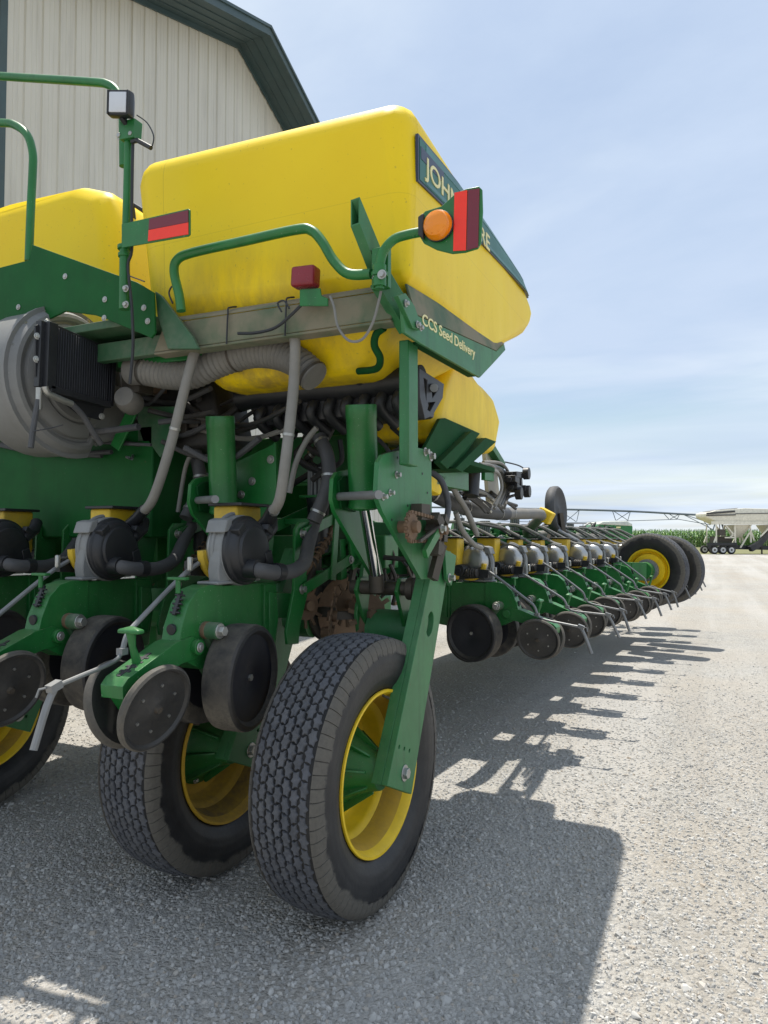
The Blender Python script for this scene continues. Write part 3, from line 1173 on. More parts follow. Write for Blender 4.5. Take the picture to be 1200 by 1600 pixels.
for k in range(14):
    p = s2 + V((random.uniform(-.02, .015), random.uniform(-.06, .09), random.uniform(-.12, .05)))
    b.box(p, (random.uniform(.03, .06), random.uniform(.03, .06), random.uniform(.02, .06)), Matrix.Rotation(random.uniform(-1, 1), 3, 'X'))
b.m('green').bar(A(683, 832, X=-1.12), A(664, 866, X=-1.12), .02, .04)
b.bolt(A(690, 826, X=-1.10), (1, 0, 0), .014, .02)
b.m('steel_dark').bar(A(690, 850, X=-1.16), A(676, 905, X=-1.18), .03, .05)
b.build('chain_drive', PL)

# ---------------- seed tanks
TX0, TX1 = -2.60, -1.08
b = MB('tank')
q_ = .13
b.rhull([(TX0 + .02 + q_, 2.60 + q_, 3.455 - q_), (TX1 - q_, 2.60 + q_, 3.415 - q_), (TX0 + .03 + q_, 4.62 - q_, 3.36 - q_), (TX1 - .01 - q_, 4.62 - q_, 3.335 - q_),
        (TX0 + q_, 4.85 - q_, 3.23 - q_), (TX1 - q_, 4.85 - q_, 3.23 - q_), (TX0 + q_, 4.80 - q_, 3.06), (TX1 - q_, 4.80 - q_, 3.06),
        (TX0 + .09 + q_, 2.62 + q_, 2.60 + q_), (TX1 - .05, 2.60 + .05, 2.615 + .05, .05), (TX0 + .09 + q_, 3.84 - q_, 2.62 + q_), (TX1 - .05, 3.86 - .05, 2.62 + .05, .05),
        (-2.28 + q_, 2.76 + q_, 2.31 + q_), (-1.30 - q_, 2.76 + q_, 2.31 + q_), (-2.28 + q_, 3.4 - q_, 2.31 + q_), (-1.30 - q_, 3.4 - q_, 2.31 + q_)], q_, 14, 8)
tk = b.build('seed_tank', PL, smooth_angle=60, wn=True)
# black fittings on the lid
b = MB('plastic_black')
b.cyl((-1.95, 3.5, 3.32), (-1.95, 3.5, 3.40), .28, .26, 32)
b.box((-2.0, 2.95, 3.385), (.10, .05, .06))
b.box((-1.85, 2.95, 3.40), (.06, .05, .09))
b.tube([(-2.1, 2.95, 3.36), (-2.05, 2.95, 3.40), (-1.9, 2.95, 3.395), (-1.84, 2.95, 3.44)], .012, 8)
b.build('tank_lid', tk, bev=.004)
# side decal
DX = TX1 + .006
dtop = [(2.67, 3.245), (3.2, 3.282), (3.7, 3.288), (4.2, 3.283), (4.66, 3.262), (4.74, 3.235)]
dbot = [(2.67, 3.055), (3.2, 3.105), (3.7, 3.145), (4.2, 3.178), (4.66, 3.203), (4.74, 3.205)]


def decal(mb, f0, f1, y0, y1, x, n=24):
    vs = []

    def itp(arr, y):
        for (ya, za), (yb, zb) in zip(arr, arr[1:]):
            if ya <= y <= yb + 1e-6:
                return za + (zb - za) * (y - ya) / (yb - ya)
        return arr[-1][1]
    m = 9
    for i in range(n + 1):
        y = y0 + (y1 - y0) * i / n
        zt, zb = itp(dtop, y), itp(dbot, y)
        ztop = 3.415 + (3.335 - 3.415) * (y - 2.6) / 2.0 if y < 4.5 else 3.339 - .30 * (y - 4.5)
        for k in range(m):
            z = zb + (zt - zb) * (f0 + (f1 - f0) * k / (m - 1))
            q = min(.128, max(0., z - (ztop - .13)))
            dx = -(.13 - math.sqrt(.13 * .13 - q * q))
            e = max(0., y - 4.70)
            dx -= .13 - math.sqrt(max(1e-6, .13 * .13 - e * e))
            vs.append((x + dx, y, z))
    N_ = len(vs)
    q1 = [(i * m + k, i * m + k + 1, (i + 1) * m + k + 1, (i + 1) * m + k) for i in range(n) for k in range(m - 1)]
    fs = q1 + [tuple(v + N_ for v in f) for f in q1]
    for i in range(n):
        for k in (0, m - 1):
            fs.append((i * m + k, (i + 1) * m + k, N_ + (i + 1) * m + k, N_ + i * m + k))
    for k in range(m - 1):
        for i in (0, n):
            fs.append((i * m + k, i * m + k + 1, N_ + i * m + k + 1, N_ + i * m + k))
    mb.add([(v[0] - .012, v[1], v[2]) for v in vs] + vs, fs)


b = MB('decal_navy')
decal(b, -.03, 1.03, 2.675, 4.74, DX)
b.m('decal')
decal(b, .03, .97, 2.69, 4.70, DX + .002)
b.m('decal_light')
decal(b, .80, .97, 2.76, 4.6, DX + .0035)
decal(b, .06, .16, 2.76, 4.5, DX + .0035)
b.m('decal_navy')
decal(b, .52, .80, 2.70, 2.98, DX + .0035)
dc = b.build('tank_decal', tk, smooth_angle=50)
def words(txt, size, o, xd, depth, bold, name, parent):
    o, xd = V(o), V(xd)
    for w_ in txt.split():
        b = MB('cream')
        b.text(w_, size, o, xd, (0, 0, 1), depth, bold)
        b.build(name, parent)
        o = o + xd * (b.tw + .27 * size)


words('JOHN DEERE', .118, (DX + .0035, 2.755, 3.112), (0, 1.44, .040), .002, .0008, 'tank_lettering', tk)

b = MB('tank')
lx = -2.68
q_ = .12
b.rhull([(lx - .30, 2.60 + q_, 3.425 - q_), (lx - .16, 2.60 + q_, 3.375 - q_), (lx - q_, 2.60 + q_, 3.27 - q_), (lx - .8, 2.60 + q_, 3.445 - q_), (lx - 1.5, 2.60 + q_, 3.41 - q_), (lx - .24, 4.6, 3.32 - q_), (lx - q_, 4.6, 3.2 - q_), (lx - 1.5, 4.6, 3.32 - q_),
        (lx - q_, 4.75, 3.0), (lx - 1.5, 4.75, 3.0), (lx - .1, 2.62 + q_, 2.63), (lx - 1.4, 2.62 + q_, 2.63), (lx - .1, 3.8, 2.63), (lx - 1.4, 3.8, 2.63),
        (lx - .33, 2.85, 2.3), (lx - 1.25, 2.85, 2.3), (lx - .33, 3.5, 2.3), (lx - 1.25, 3.5, 2.3)], q_, 14, 8)
b.v = [V((v.x * 1.15, v.y * 1.15, CH + (v.z - CH) * 1.15)) for v in b.v]
tk2 = b.build('seed_tank', PL, smooth_angle=60, wn=True)
b = MB('plastic_black')
b.cyl((-3.9, 4.1, 3.58), (-3.9, 4.1, 3.665), .28, .26, 32)
b.tube([(-3.13, 3.2, 3.50), (-3.09, 3.15, 3.56), (-3.02, 3.2, 3.51)], .014, 8)
b.build('tank_lid', tk2)

# ---------------- tank frame
b = MB('beam_dust')
Yb = 2.55
b.prism([(-2.36, Yb, 2.45), (-1.14, Yb, 2.45), (-1.14, Yb, 2.565), (-2.30, Yb, 2.575)], (0, .012, 0))
b.prism([(-2.30, Yb - .002, 2.575), (-1.14, Yb - .002, 2.565), (-1.14, Yb + .06, 2.60), (-2.30, Yb + .06, 2.61)], (0, 0, .012))
b.prism([(-2.36, Yb, 2.448), (-1.14, Yb, 2.448), (-1.14, Yb + .08, 2.448), (-2.36, Yb + .08, 2.448)], (0, 0, -.012))
b.build('rear_beam', PL, bev=.004)
b = MB('green')
q = [(242, 455), (252, 462), (300, 525), (310, 545), (262, 545), (246, 495)]
b.m('green_dusty').prism([A(p[0], p[1], Y=2.50) for p in q], (0, .02, 0))
b.build('corner_gusset', PL, bev=.003)
# side beam with lettering
b = MB('green_dull')
XB = -1.065
b.prism([A(p[0], p[1], X=XB) for p in ((628, 474), (650, 492), (776, 549), (788, 538), (790, 547), (768, 571), (750, 590), (658, 537), (632, 520))], (-.014, 0, 0))
b.m('beam_dust').prism([A(650, 491, X=XB - .002), A(776, 548, X=XB - .002), A(789, 537, X=XB - .03), A(636, 443, X=XB - .03)], (-.012, 0, 0))
b.m('green_dark').prism([A(660, 536, X=XB - .016), A(748, 588, X=XB - .016), A(748, 588, X=XB - .016) + V((-.06, 0, 0)), A(660, 536, X=XB - .016) + V((-.06, 0, 0))], (0, 0, .01))
sb = b.build('side_beam', PL, bev=.003)
words('CCS Seed Delivery', .066, (XB + .001, 2.69, 2.458), (0, 1.42, .05), .0015, .0006, 'beam_lettering', sb)
# post, brace, gusset
b = MB('green_dull')
b.box((-1.145, 2.74, 2.14), (.045, .105, .52))
b.build('support_post', PL, bev=.005)
b = MB('green_dull')
b.bar(A(594, 436, Y=2.5), A(640, 512, Y=2.62), .05, .085)
b.prism([A(p[0], p[1], X=-1.05) for p in ((622, 462), (634, 458), (648, 478), (657, 505), (657, 516), (645, 512))], (-.02, 0, 0))
for p in ((652, 507), (657, 512), (634, 474)):
    b.bolt(A(p[0], p[1], X=-1.045), (1, 0, 0), .010, .014)
b.m('green').box(A(596, 420, Y=2.46), (.07, .03, .16))
b.build('corner_brace', PL, bev=.004)
# hollow tube stub
b = MB('green_dull')
e0, e1 = A(555, 331, Y=2.38), A(596, 432, Y=2.56)
dv = (e1 - e0).normalized()
sxv = V((1, 0, 0))
sxv = (sxv - dv * sxv.dot(dv)).normalized()
szv = sxv.cross(dv).normalized()
hw_, hh_ = .020, .052
# the open end is cut upright
up_ = V((0, 0, 1))


def ring(c, w_, h_, vert):
    zz = up_ if vert else szv
    return [c + sxv * (sx_ * w_) + zz * (sz_ * h_) for sx_, sz_ in ((-1, -1), (1, -1), (1, 1), (-1, 1))]


o_ = ring(e0, hw_, hh_, True) + ring(e1, hw_, hh_, False) + ring(e0, hw_ - .005, hh_ - .006, True) + ring(e1, hw_ - .005, hh_ - .006, False)
fs = []
for k in range(4):
    q = (k + 1) % 4
    fs += [(k, q, 4 + q, 4 + k), (8 + k, 12 + k, 12 + q, 8 + q), (k, 8 + k, 8 + q, q)]
fs.append((4, 5, 6, 7))
fs.append((12, 13, 14, 15))
b.add(o_, fs)
b.build('tube_stub', PL)
# bent tubes
b = MB('green')
b.tube([A(p[0], p[1], Y=2.44) for p in ((283, 486), (280, 462), (272, 425), (277, 406), (300, 395), (380, 377), (462, 359), (486, 360), (503, 377), (522, 408), (545, 428), (580, 428))], .0205, 12, sub=5)
b.bolt(A(590, 430, Y=2.42), (0, -1, 0), .016, .02)
b.build('bent_rail', PL)
b = MB('green')
b.tube([A(p[0], p[1], Y=2.42) for p in ((593, 452), (594, 415), (600, 392), (616, 374), (640, 366), (662, 362))], .018, 12, sub=5)
b.cyl(A(593, 448, Y=2.42), A(593, 415, Y=2.42), .026, n=16)
b.cyl(A(593, 432, Y=2.42), A(593, 426, Y=2.42), .032, n=16)
b.bolt(A(597, 429, Y=2.39), (0, -1, 0), .012, .012)
b.build('lamp_arm', PL)
YL = 2.40
q = [(656, 340), (664, 330), (690, 322), (712, 302), (728, 295), (748, 291), (753, 296), (754, 330), (751, 380), (746, 388), (726, 394), (706, 396), (682, 390), (662, 380), (656, 370)]
b = MB('green')
b.prism([A(p[0], p[1], Y=YL) for p in q], (0, .010, 0))
b.m('plastic_black').hull([A(p[0], p[1], Y=YL - .004) + V((0, dy, 0)) for p in ((656, 342), (664, 336), (664, 376), (656, 370)) for dy in (0, -.02)], .003, 2)
lp = b.build('marker_plate', PL, bev=.002)
b = MB('reflector_red').prism([A(p[0], p[1], Y=YL - .004) for p in ((710, 301), (730, 297), (728, 391), (708, 392))], (0, .003, 0))
b.m('reflector_dark').prism([A(p[0], p[1], Y=YL - .004) for p in ((731, 297), (749, 294), (747, 386), (729, 391))], (0, .003, 0))
b.build('reflector', lp)
b = MB('amber')
lc = A(686, 354, Y=YL - .003)
b.lathe(lc, (-.05, -1, -.03), [(.054, 0), (.0545, .012), (.052, .026), (.044, .038), (.03, .046), (.014, .05), (.0, .051)], 40)
for k in range(10):
    a = 2 * PI * k / 10
    b.cyl(lc + V((.036 * math.cos(a), -.040, .036 * math.sin(a))), lc + V((.05 * math.cos(a), -.022, .05 * math.sin(a))), .004, n=6)
b.m('plastic_black').lathe(lc, (0, -1, 0), [(.057, 0), (.057, .008), (.054, .01)], 40)
b.build('amber_lamp', lp, smooth_angle=25)
# tail lamp
b = MB('green')
tl = A(478, 434, Y=2.50)
b.prism([A(p[0], p[1], Y=2.49) for p in ((468, 452), (500, 450), (502, 462), (512, 466), (512, 478), (468, 478))], (0, .008, 0))
br_ = b.build('lamp_bracket', PL, bev=.002)
b = MB('lens_red')
rz = Matrix.Rotation(.06, 3, 'Y')
b.hull([tl + rz @ V((x, y, z)) for x in (-.055, .055) for y in (-.035, .03) for z in (-.042, .042)], .012, 3)
b.build('tail_lamp', PL)
# ---------------- work light mast and reflector board
b = MB('green')
b.tube([A(194, 484, Y=2.36), A(196, 400, Y=2.36), A(199, 300, Y=2.36), A(201, 205, Y=2.36)], .0185, 12)
b.tube([A(194, 484, Y=2.36), A(195, 388, Y=2.36)], .023, 12)
b.cyl(A(195, 384, Y=2.36), A(195, 390, Y=2.36), .032, n=14)
b.cyl(A(195, 396, Y=2.36), A(195, 402, Y=2.36), .029, n=14)
b.prism([A(p[0], p[1], Y=2.33) for p in ((187, 190), (210, 184), (208, 214), (186, 218))], (0, .05, 0))
for p in ((197, 451), (197, 476), (206, 210), (188, 213)):
    b.bolt(A(p[0], p[1], Y=2.34), (0, -1, 0), .011, .014)
b.build('light_mast', PL, bev=.002)
b = MB('green')
Yr = 2.31
b.prism([A(p[0], p[1], Y=Yr) for p in ((190, 350), (294, 326), (297, 328), (297, 366), (294, 369), (190, 387))], (0, .006, 0))
rb = b.build('reflector_board', PL, bev=.0015)
b = MB('reflector_dark').prism([A(p[0], p[1], Y=Yr - .003) for p in ((233, 342), (294, 328), (294, 347), (232, 359))], (0, .002, 0))
b.m('reflector_red').prism([A(p[0], p[1], Y=Yr - .003) for p in ((232, 359.5), (294, 347.5), (294, 366), (231, 377))], (0, .002, 0))
b.build('reflector', rb)
b = MB('plastic_black')
wc = A(190, 164, Y=2.30)
fx = V((.22, -.95, -.16)).normalized()
sx_ = fx.cross(V((0, 0, 1))).normalized()
sy_ = sx_.cross(fx)
tw = Matrix.Rotation(-.12, 3, fx)
sx_, sy_ = tw @ sx_, tw @ sy_
b.hull([wc + fx * f_ + sx_ * (x * k) + sy_ * (y * k) for f_, k in ((.03, .052), (-.01, .054), (-.05, .034)) for x in (-1, 1) for y in (-1, 1)], .006, 2)
for x in (-1, 1):
    b.box(wc + fx * .031 + sx_ * (x * .047), (.008, .008, .1), Matrix((sx_, fx, sy_)).transposed())
b.bar(wc - sy_ * .05, A(199, 195, Y=2.34), .02, .02)
wl = b.build('work_light', PL, bev=.002)
b = MB('lens_clear').hull([wc + fx * f_ + sx_ * (x * .042) + sy_ * (y * .042) for f_ in (.025, .034) for x in (-1, 1) for y in (-1, 1)], .004, 2)
b.build('lens', wl)
b = MB('plastic_black')
b.tube([A(p[0], p[1], Y=2.35) for p in ((208, 216), (207, 260), (206, 330), (206, 390), (200, 412), (202, 440), (206, 480), (208, 540), (203, 600))], .007, 7, sub=4)
b.tube([A(p[0], p[1], Y=2.34) for p in ((206, 222), (214, 219), (236, 231))], .010, 8)
b.tube([A(p[0], p[1], Y=2.34) for p in ((214, 180), (230, 192), (240, 212), (238, 228))], .003, 6, sub=5)
b.tube([A(p[0], p[1], Y=2.34) for p in ((202, 431), (226, 440))], .003, 6)
b.build('lamp_cable', PL)
# handrails
b = MB('green')
b.tube([A(p[0], p[1], Y=2.6) for p in ((-90, 112), (0, 119), (140, 128), (168, 132), (182, 142), (190, 160), (192, 185), (193, 260))], .021, 12, sub=4)
b.build('handrail', PL)
b = MB('green')
b.tube([A(p[0], p[1], Y=2.5) for p in ((-90, 190), (0, 192), (22, 195), (42, 210), (51, 238), (51, 270), (48, 330), (45, 408))], .0205, 12, sub=4)
b.build('handrail', PL)
# platform side panel
b = MB('green_panel_shade')
Yp = 2.46
q = [(-120, 412), (0, 418), (46, 406), (50, 382), (214, 441), (240, 457), (242, 520), (236, 528), (170, 500), (148, 492), (102, 486), (60, 506), (0, 527), (-120, 560)]
b.prism([A(p[0], p[1], Y=Yp) for p in q], (0, .012, 0))
for p in ((102, 432), (164, 468), (163, 497), (29, 480), (225, 481), (231, 502), (197, 451)):
    b.bolt(A(p[0], p[1], Y=Yp), (0, -1, 0), .010, .007)
b.build('platform_panel', PL, bev=.002)
b = MB('green_dusty')
b.box((-3.3, 2.80, 2.60), (1.9, .6, .04))
b.box((-2.75, 2.62, 2.50), (.9, .05, .09))
b.bar((-3.3, 2.9, 2.56), (-2.2, 2.9, 2.50), .06, .1)
b.m('green').bar(A(150, 540, Y=2.8), A(330, 520, Y=2.8), .05, .09)
b.bar(A(190, 560, Y=2.7), A(330, 545, Y=2.7), .05, .10)
b.build('platform_frame', PL, bev=.004)

# ---------------- fan, cooler, duct
fc = A(118, 594, X=-2.95)
b = MB('fan')
# scroll housing: face towards +x
out, n = [], 44
for k in range(n):
    a = 2 * PI * k / n
    rr = .335 + .05 * (((a + PI * .4) % (2 * PI)) / (2 * PI))
    out.append(V((0, math.cos(a) * rr, math.sin(a) * rr)))


def loft(b, rings, capn=True):
    n = len(rings[0])
    fs = []
    for i in range(len(rings) - 1):
        for j in range(n):
            q = (j + 1) % n
            fs.append((i * n + j, i * n + q, (i + 1) * n + q, (i + 1) * n + j))
    if capn:
        fs.append(tuple(range(n))[::-1])
        fs.append(tuple((len(rings) - 1) * n + j for j in range(n)))
    b.add([p for r_ in rings for p in r_], fs)


loft(b, [[fc + p * s_ + V((x, 0, 0)) for p in out] for x, s_ in ((-.34, .8), (-.325, .92), (-.30, .985), (-.27, 1.0), (-.05, 1.0), (-.05, 1.045), (-.03, 1.045), (-.03, .985), (-.02, .965), (.0, .93), (.006, .88), (.0, .84), (-.012, .82), (-.012, .79), (.004, .77), (.02, .70), (.024, .60), (.016, .57), (.03, .54), (.04, .3))])
for k in range(16):
    a = 2 * PI * k / 16 + .1
    b.bolt(fc + V((-.03, math.cos(a) * .352, math.sin(a) * .352)), (1, 0, 0), .007, .008)
b.hull([fc + V((x, y, z)) for x in (-.24, .02) for y, z in ((.10, -.30), (.46, -.27), (.44, .0), (.1, .06))], .03, 3)
b.box(fc + V((-.1, .47, -.13)), (.32, .02, .32))
for k in range(3):
    a = -.9 + .45 * k
    b.bolt(fc + V((.03, -.2 - .02 * k, .02 - .1 * k)), (1, 0, 0), .012, .01)
b.build('fan_housing', PL, smooth_angle=26)
b = MB('plastic_black')
cc = [A(p[0], p[1], X=-2.80) for p in ((74, 506), (170, 548), (164, 634), (70, 608))]
nx = V((1, -.05, 0))
b.prism(cc, nx * .035)
e_u = (cc[1] - cc[0])
e_v = (cc[3] - cc[0])
b.m('navy')
for k in range(26):
    p = cc[0] + e_u * ((k + .5) / 26) + nx * .036
    b.bar(p + e_v * .04, p + e_v * .96, .004, .006, up=(1, 0, 0))
b.m('plastic_black')
b.bar(cc[0] + nx * .02, cc[3] + nx * .02, .05, .05)
b.bar(cc[0] - e_u * .08 + nx * .0, cc[3] - e_u * .08 + nx * .0, .035, .035)
for k in range(8):
    p = cc[0] + e_v * ((k + .5) / 8) - e_u * .04
    b.box(p, (.03, .06, .012))
b.bar(cc[1] + nx * .02, cc[2] + nx * .02, .03, .05)
b.bar(cc[3] + nx * .02, cc[2] + nx * .02, .05, .03)
b.prism([cc[3], cc[2], cc[2] - V((0, .03, .08)), cc[3] + e_u * .5 - V((0, 0, .07))], nx * .006)
b.prism([cc[0] - e_u * .17 + e_v * .1, cc[0] - e_u * .05, cc[3] - e_u * .05, cc[3] - e_u * .14 - e_v * .15], nx * -.01)
for p in (cc[0] - e_u * .135 + e_v * .25, cc[0] - e_u * .135 + e_v * .6, cc[2] - V((-.01, .03, .06)), cc[0] + e_v * -.02):
    b.bolt(p, (1, -.3, 0), .011, .01)
oc = b.build('oil_cooler', PL, bev=.002)
b = MB('zinc')
h0 = A(61, 606, X=-2.76)
b.tube([h0, h0 - V((0, 0, .10))], .014, 10)
b.tube([A(p[0], p[1], X=-2.74) for p in ((70, 604), (74, 614), (90, 622), (112, 631))], .015, 10, sub=3)
b.m('hose_dark')
b.tube([A(p[0], p[1], X=-2.76) for p in ((60, 625), (55, 650), (51, 676), (48, 700))], .013, 9, sub=3)
b.tube([A(p[0], p[1], X=-2.74) for p in ((112, 631), (130, 650), (145, 675), (158, 694))], .014, 9, sub=4)
b.tube([A(p[0], p[1], X=-2.72) for p in ((50, 674), (75, 670), (98, 664))], .003, 6)
b.build('cooler_hoses', oc)
b = MB('duct')
dp = smooth([A(p[0], p[1], Y=2.72) for p in ((205, 580), (225, 580), (262, 586), (300, 585), (345, 565), (390, 552), (430, 553), (465, 566), (492, 590))], 24)
nD = len(dp)
b.tube(dp, lambda t: .068 + .0035 * math.sin(t * PI * 2 * 48), 24)
b.m('steel_dark')
for k in (26, int(nD * .56), nD - 6):
    d_ = (dp[min(k + 1, nD - 1)] - dp[k - 1]).normalized()
    b.lathe(dp[k], d_, [(.073, -.006), (.075, 0), (.073, .006)], 24)
b.m('plastic_black').tube([dp[int(nD * .55)] + V((0, -.03, .06)), dp[int(nD * .55)] + V((-.03, -.05, .12)), dp[int(nD * .55)] + V((-.0, -.05, .16)), dp[int(nD * .55)] + V((.03, -.05, .2))], .006, 6)
b.build('air_duct', PL)
b = MB('duct')
b.lathe(A(200, 625, Y=2.75), (.3, -.9, .2), [(.0, -.06), (.06, -.06), (.065, -.02), (.06, .03), (.05, .05), (.0, .05)], 24)
b.m('steel_dark').box(A(215, 592, Y=2.78), (.12, .1, .16))
b.build('duct_elbow', PL)
# manifold under the tank
b = MB('plastic_black')
b.tube([A(375, 622, Y=3.06), A(450, 612, Y=3.06), A(560, 602, Y=3.06), A(660, 592, Y=3.06)], .066, 20)
b.hull([A(p[0], p[1], Y=3.05) + V((0, dy, 0)) for p in ((385, 628), (645, 605), (645, 640), (520, 655), (400, 668)) for dy in (0, .3)], .02, 2)
for k in range(9):
    p = A(408 + 27 * k, 650 - 3.4 * k, Y=3.03)
    b.tube([p + V((0, .06, .045)), p + V((0, 0, .02)), p - V((.01, .0, .035)), p + V((.02, .12, -.10))], .027, 10, sub=3)
for p in ((420, 592), (560, 588)):
    c = A(p[0], p[1], Y=2.98)
    b.tube([c + V((0, .06, -.04)), c, c + V((0, 0, .045))], .026, 12)
    b.bolt(c + V((0, -.026, .0)), (0, -1, 0), .010, .01)
b.build('air_manifold', PL, bev=.003)
# dark ribbed end bracket near post
b = MB('plastic_black')
q = [(655, 575), (694, 600), (692, 622), (676, 650), (664, 655), (656, 620)]
b.prism([A(p[0], p[1], X=-1.16) for p in q], (-.03, 0, 0), holes=[[A(p[0], p[1], X=-1.16) for p in ((662, 590), (668, 594), (666, 625))], [A(p[0], p[1], X=-1.16) for p in ((674, 600), (686, 606), (676, 622))], [A(p[0], p[1], X=-1.16) for p in ((672, 628), (680, 628), (672, 643), (668, 640))]])
b.m('grey_plastic').cyl(A(678, 606, X=-1.2), A(678, 606, X=-1.14), .02)
b.build('manifold_bracket', PL, bev=.003)
# grey seed hoses dropping to the meters
def hose(path, r, mat='hose', name='seed_hose', n=12, sub=6, cuff=None):
    b = MB(mat)
    b.tube(path, r, n, sub=sub)
    if r > .02:
        P_ = smooth([V(p) for p in path], 6)
        b.m('zinc')
        for k in (2, len(P_) // 2 + 1, len(P_) - 3):
            b.lathe(P_[k], P_[k + 1] - P_[k - 1], [(r + .0005, -.006), (r + .003, -.006), (r + .003, .006), (r + .0005, .006)], 18)
    if cuff:
        P_ = [V(p) for p in path]
        d_ = (P_[-1] - P_[-2]).normalized()
        b.m('plastic_black').tube([P_[-1] - d_ * .03, P_[-1] + d_ * .05, P_[-1] + d_ * .10 + V((-.02, -.03, -.03))], r * 1.25, 12)
    return b.build(name, PL)


hose([A(322, 542, Y=2.72), A(306, 548, Y=2.62), A(297, 575, Y=2.6), A(283, 630, Y=2.6), A(268, 690, Y=2.6), A(250, 750, Y=2.62), A(236, 785, Y=2.65), A(222, 801, Y=2.68)], .0235, cuff=1)
hose([A(455, 512, Y=2.62), A(461, 535, Y=2.6), A(459, 600, Y=2.6), A(452, 670, Y=2.6), A(446, 720, Y=2.6), A(437, 780, Y=2.63), A(424, 802, Y=2.68)], .0235, cuff=1)
hose([A(303, 705, Y=3.05), A(290, 730, Y=3.05), A(278, 800, Y=3.05)], .012)
hose([A(495, 668, Y=3.0), A(478, 690, Y=3.0), A(462, 725, Y=3.0), A(452, 770, Y=3.0)], .014)
hose([A(300, 690, Y=3.15), A(308, 720, Y=3.12), A(312, 760, Y=3.1), A(290, 810, Y=3.0)], .036, 'hose_dark', 'vacuum_line')
hose([A(498, 682, Y=3.1), A(512, 715, Y=3.08), A(512, 760, Y=3.05), A(490, 815, Y=3.0)], .036, 'hose_dark', 'vacuum_line')
hose([A(0, 865, Y=3.2), A(30, 863, Y=3.2), A(60, 868, Y=3.2)], .034, 'hose_dark', 'vacuum_line')
hose([A(600, 512, Y=2.62), A(588, 522, Y=2.64), A(585, 540, Y=2.66), A(594, 560, Y=2.7), A(588, 576, Y=2.75), A(560, 580, Y=2.8)], .016, 'green_dark', 'vent_tube')
hose([A(516, 463, Y=2.47), A(522, 480, Y=2.46), A(528, 510, Y=2.46), A(545, 532, Y=2.46), A(566, 530, Y=2.46), A(582, 505, Y=2.46), A(592, 470, Y=2.46), A(596, 450, Y=2.46)], .0055, 'hose', 'lamp_cable', n=7)
for pth in ([(270, 474), (264, 458), (270, 447), (279, 455), (278, 474)], [(452, 482), (444, 470), (434, 474), (440, 487)]):
    hose([A(p[0], p[1], Y=2.46) for p in pth], .004, 'plastic_black', 'cable', n=6, sub=4)
for px in (356, 447):
    b = MB('plastic_black')
    p = A(px, 510, Y=2.545)
    p.z = 2.51
    b.tube([p + V((0, -.008, -.075)), p + V((.004, -.010, 0)), p + V((.006, -.008, .068)), p + V((.007, -.004, .088)), p + V((.008, .05, .108))], .004, 6, sub=2)
    b.build('cable_tie', PL)
hose([A(p[0], p[1], Y=2.5) for p in ((500, 458), (478, 470), (455, 492), (430, 512), (400, 520), (372, 521))], .007, 'plastic_black', 'cable', n=7, sub=5)
# dark clutter of hoses between fan and manifold
rng = random.Random(7)
for k in range(22):
    y = rng.uniform(2.85, 3.25)
    x0 = rng.uniform(190, 330)
    x1 = x0 + rng.uniform(40, 160)
    y0 = rng.uniform(610, 700)
    pts = [A(x0, y0, Y=y), A((x0 + x1) / 2, y0 + rng.uniform(-5, 30), Y=y + .05), A(x1, y0 + rng.uniform(-30, 25), Y=y + rng.uniform(-.1, .2))]
    hose(pts, rng.uniform(.008, .02), rng.choice(['hose_dark', 'rubber_black', 'rubber_black', 'hose']), 'hydraulic_hose', n=8, sub=5)
for k in range(10):
    y = rng.uniform(2.72, 2.95)
    x0 = rng.uniform(-40, 40)
    x1 = x0 + rng.uniform(120, 220)
    y0 = rng.uniform(650, 690)
    pts = [A(x0, y0, Y=y), A((x0 + x1) / 2, y0 + rng.uniform(10, 25), Y=y), A(x1, y0 + rng.uniform(10, 30), Y=y)]
    hose(pts, rng.uniform(.008, .018), rng.choice(['hose_dark', 'rubber_black']), 'hydraulic_hose', n=8, sub=5)
for k in range(14):
    x0, y0 = rng.uniform(480, 640), rng.uniform(655, 700)
    y = rng.uniform(3.2, 3.4)
    hose([A(x0, y0, Y=y), A(x0 + rng.uniform(-30, 30), y0 + 30, Y=y), A(x0 + rng.uniform(-60, 60), y0 + rng.uniform(40, 90), Y=y)], rng.uniform(.01, .022), 'rubber_black', 'hydraulic_hose', n=8, sub=4)

# ---------------- main frame
b = MB('rubber_black')
b.rhull([A(p[0], p[1], Y=3.1) + V((0, dy, 0)) for p in ((180, 612), (330, 600), (345, 690), (190, 700)) for dy in (0, .25)], .03)  # added black hull, darkens this zone and hides the tank behind
b.m('rust').box(A(232, 612, Y=3.02), (.22, .05, .03))
b.m('steel_dark')
for k in range(8):
    b.box(A(200 + 18 * k, 640 + (k * 37) % 40, Y=3.05), (.06, .06, .05 + .02 * (k % 3)))
b.build('dark_backing', PL, bev=.003)
b = MB('green_panel_shade')
b.box((-3.93, 3.25, 1.885), (2.40, .6, .61))
b.build('frame_box', PL, bev=.01)
b = MB('green')
b.box((-3.7, 3.70, 1.50), (4.1, .19, .19))
b.build('toolbar', PL, bev=.008)
b = MB('green')
b.prism([A(p[0], p[1], Y=3.55) for p in ((330, 690), (430, 684), (520, 680), (585, 674), (590, 750), (330, 760))], (0, .18, 0))
b.box((-2.6, 3.95, 1.15), (1.6, .15, .15))
b.build('upper_beam', PL, bev=.006)
b = MB('green')
b.bar(A(212, 632, Y=2.82), A(180, 700, Y=2.82), .07, .012, up=(0, 1, 0))
b.m('green_dusty').prism([A(p[0], p[1], Y=2.95) for p in ((215, 635), (275, 635), (268, 690), (250, 715), (232, 690), (215, 690))], (0, .03, 0))
b.build('frame_strut', PL, bev=.003)
b = MB('pipe_grey')
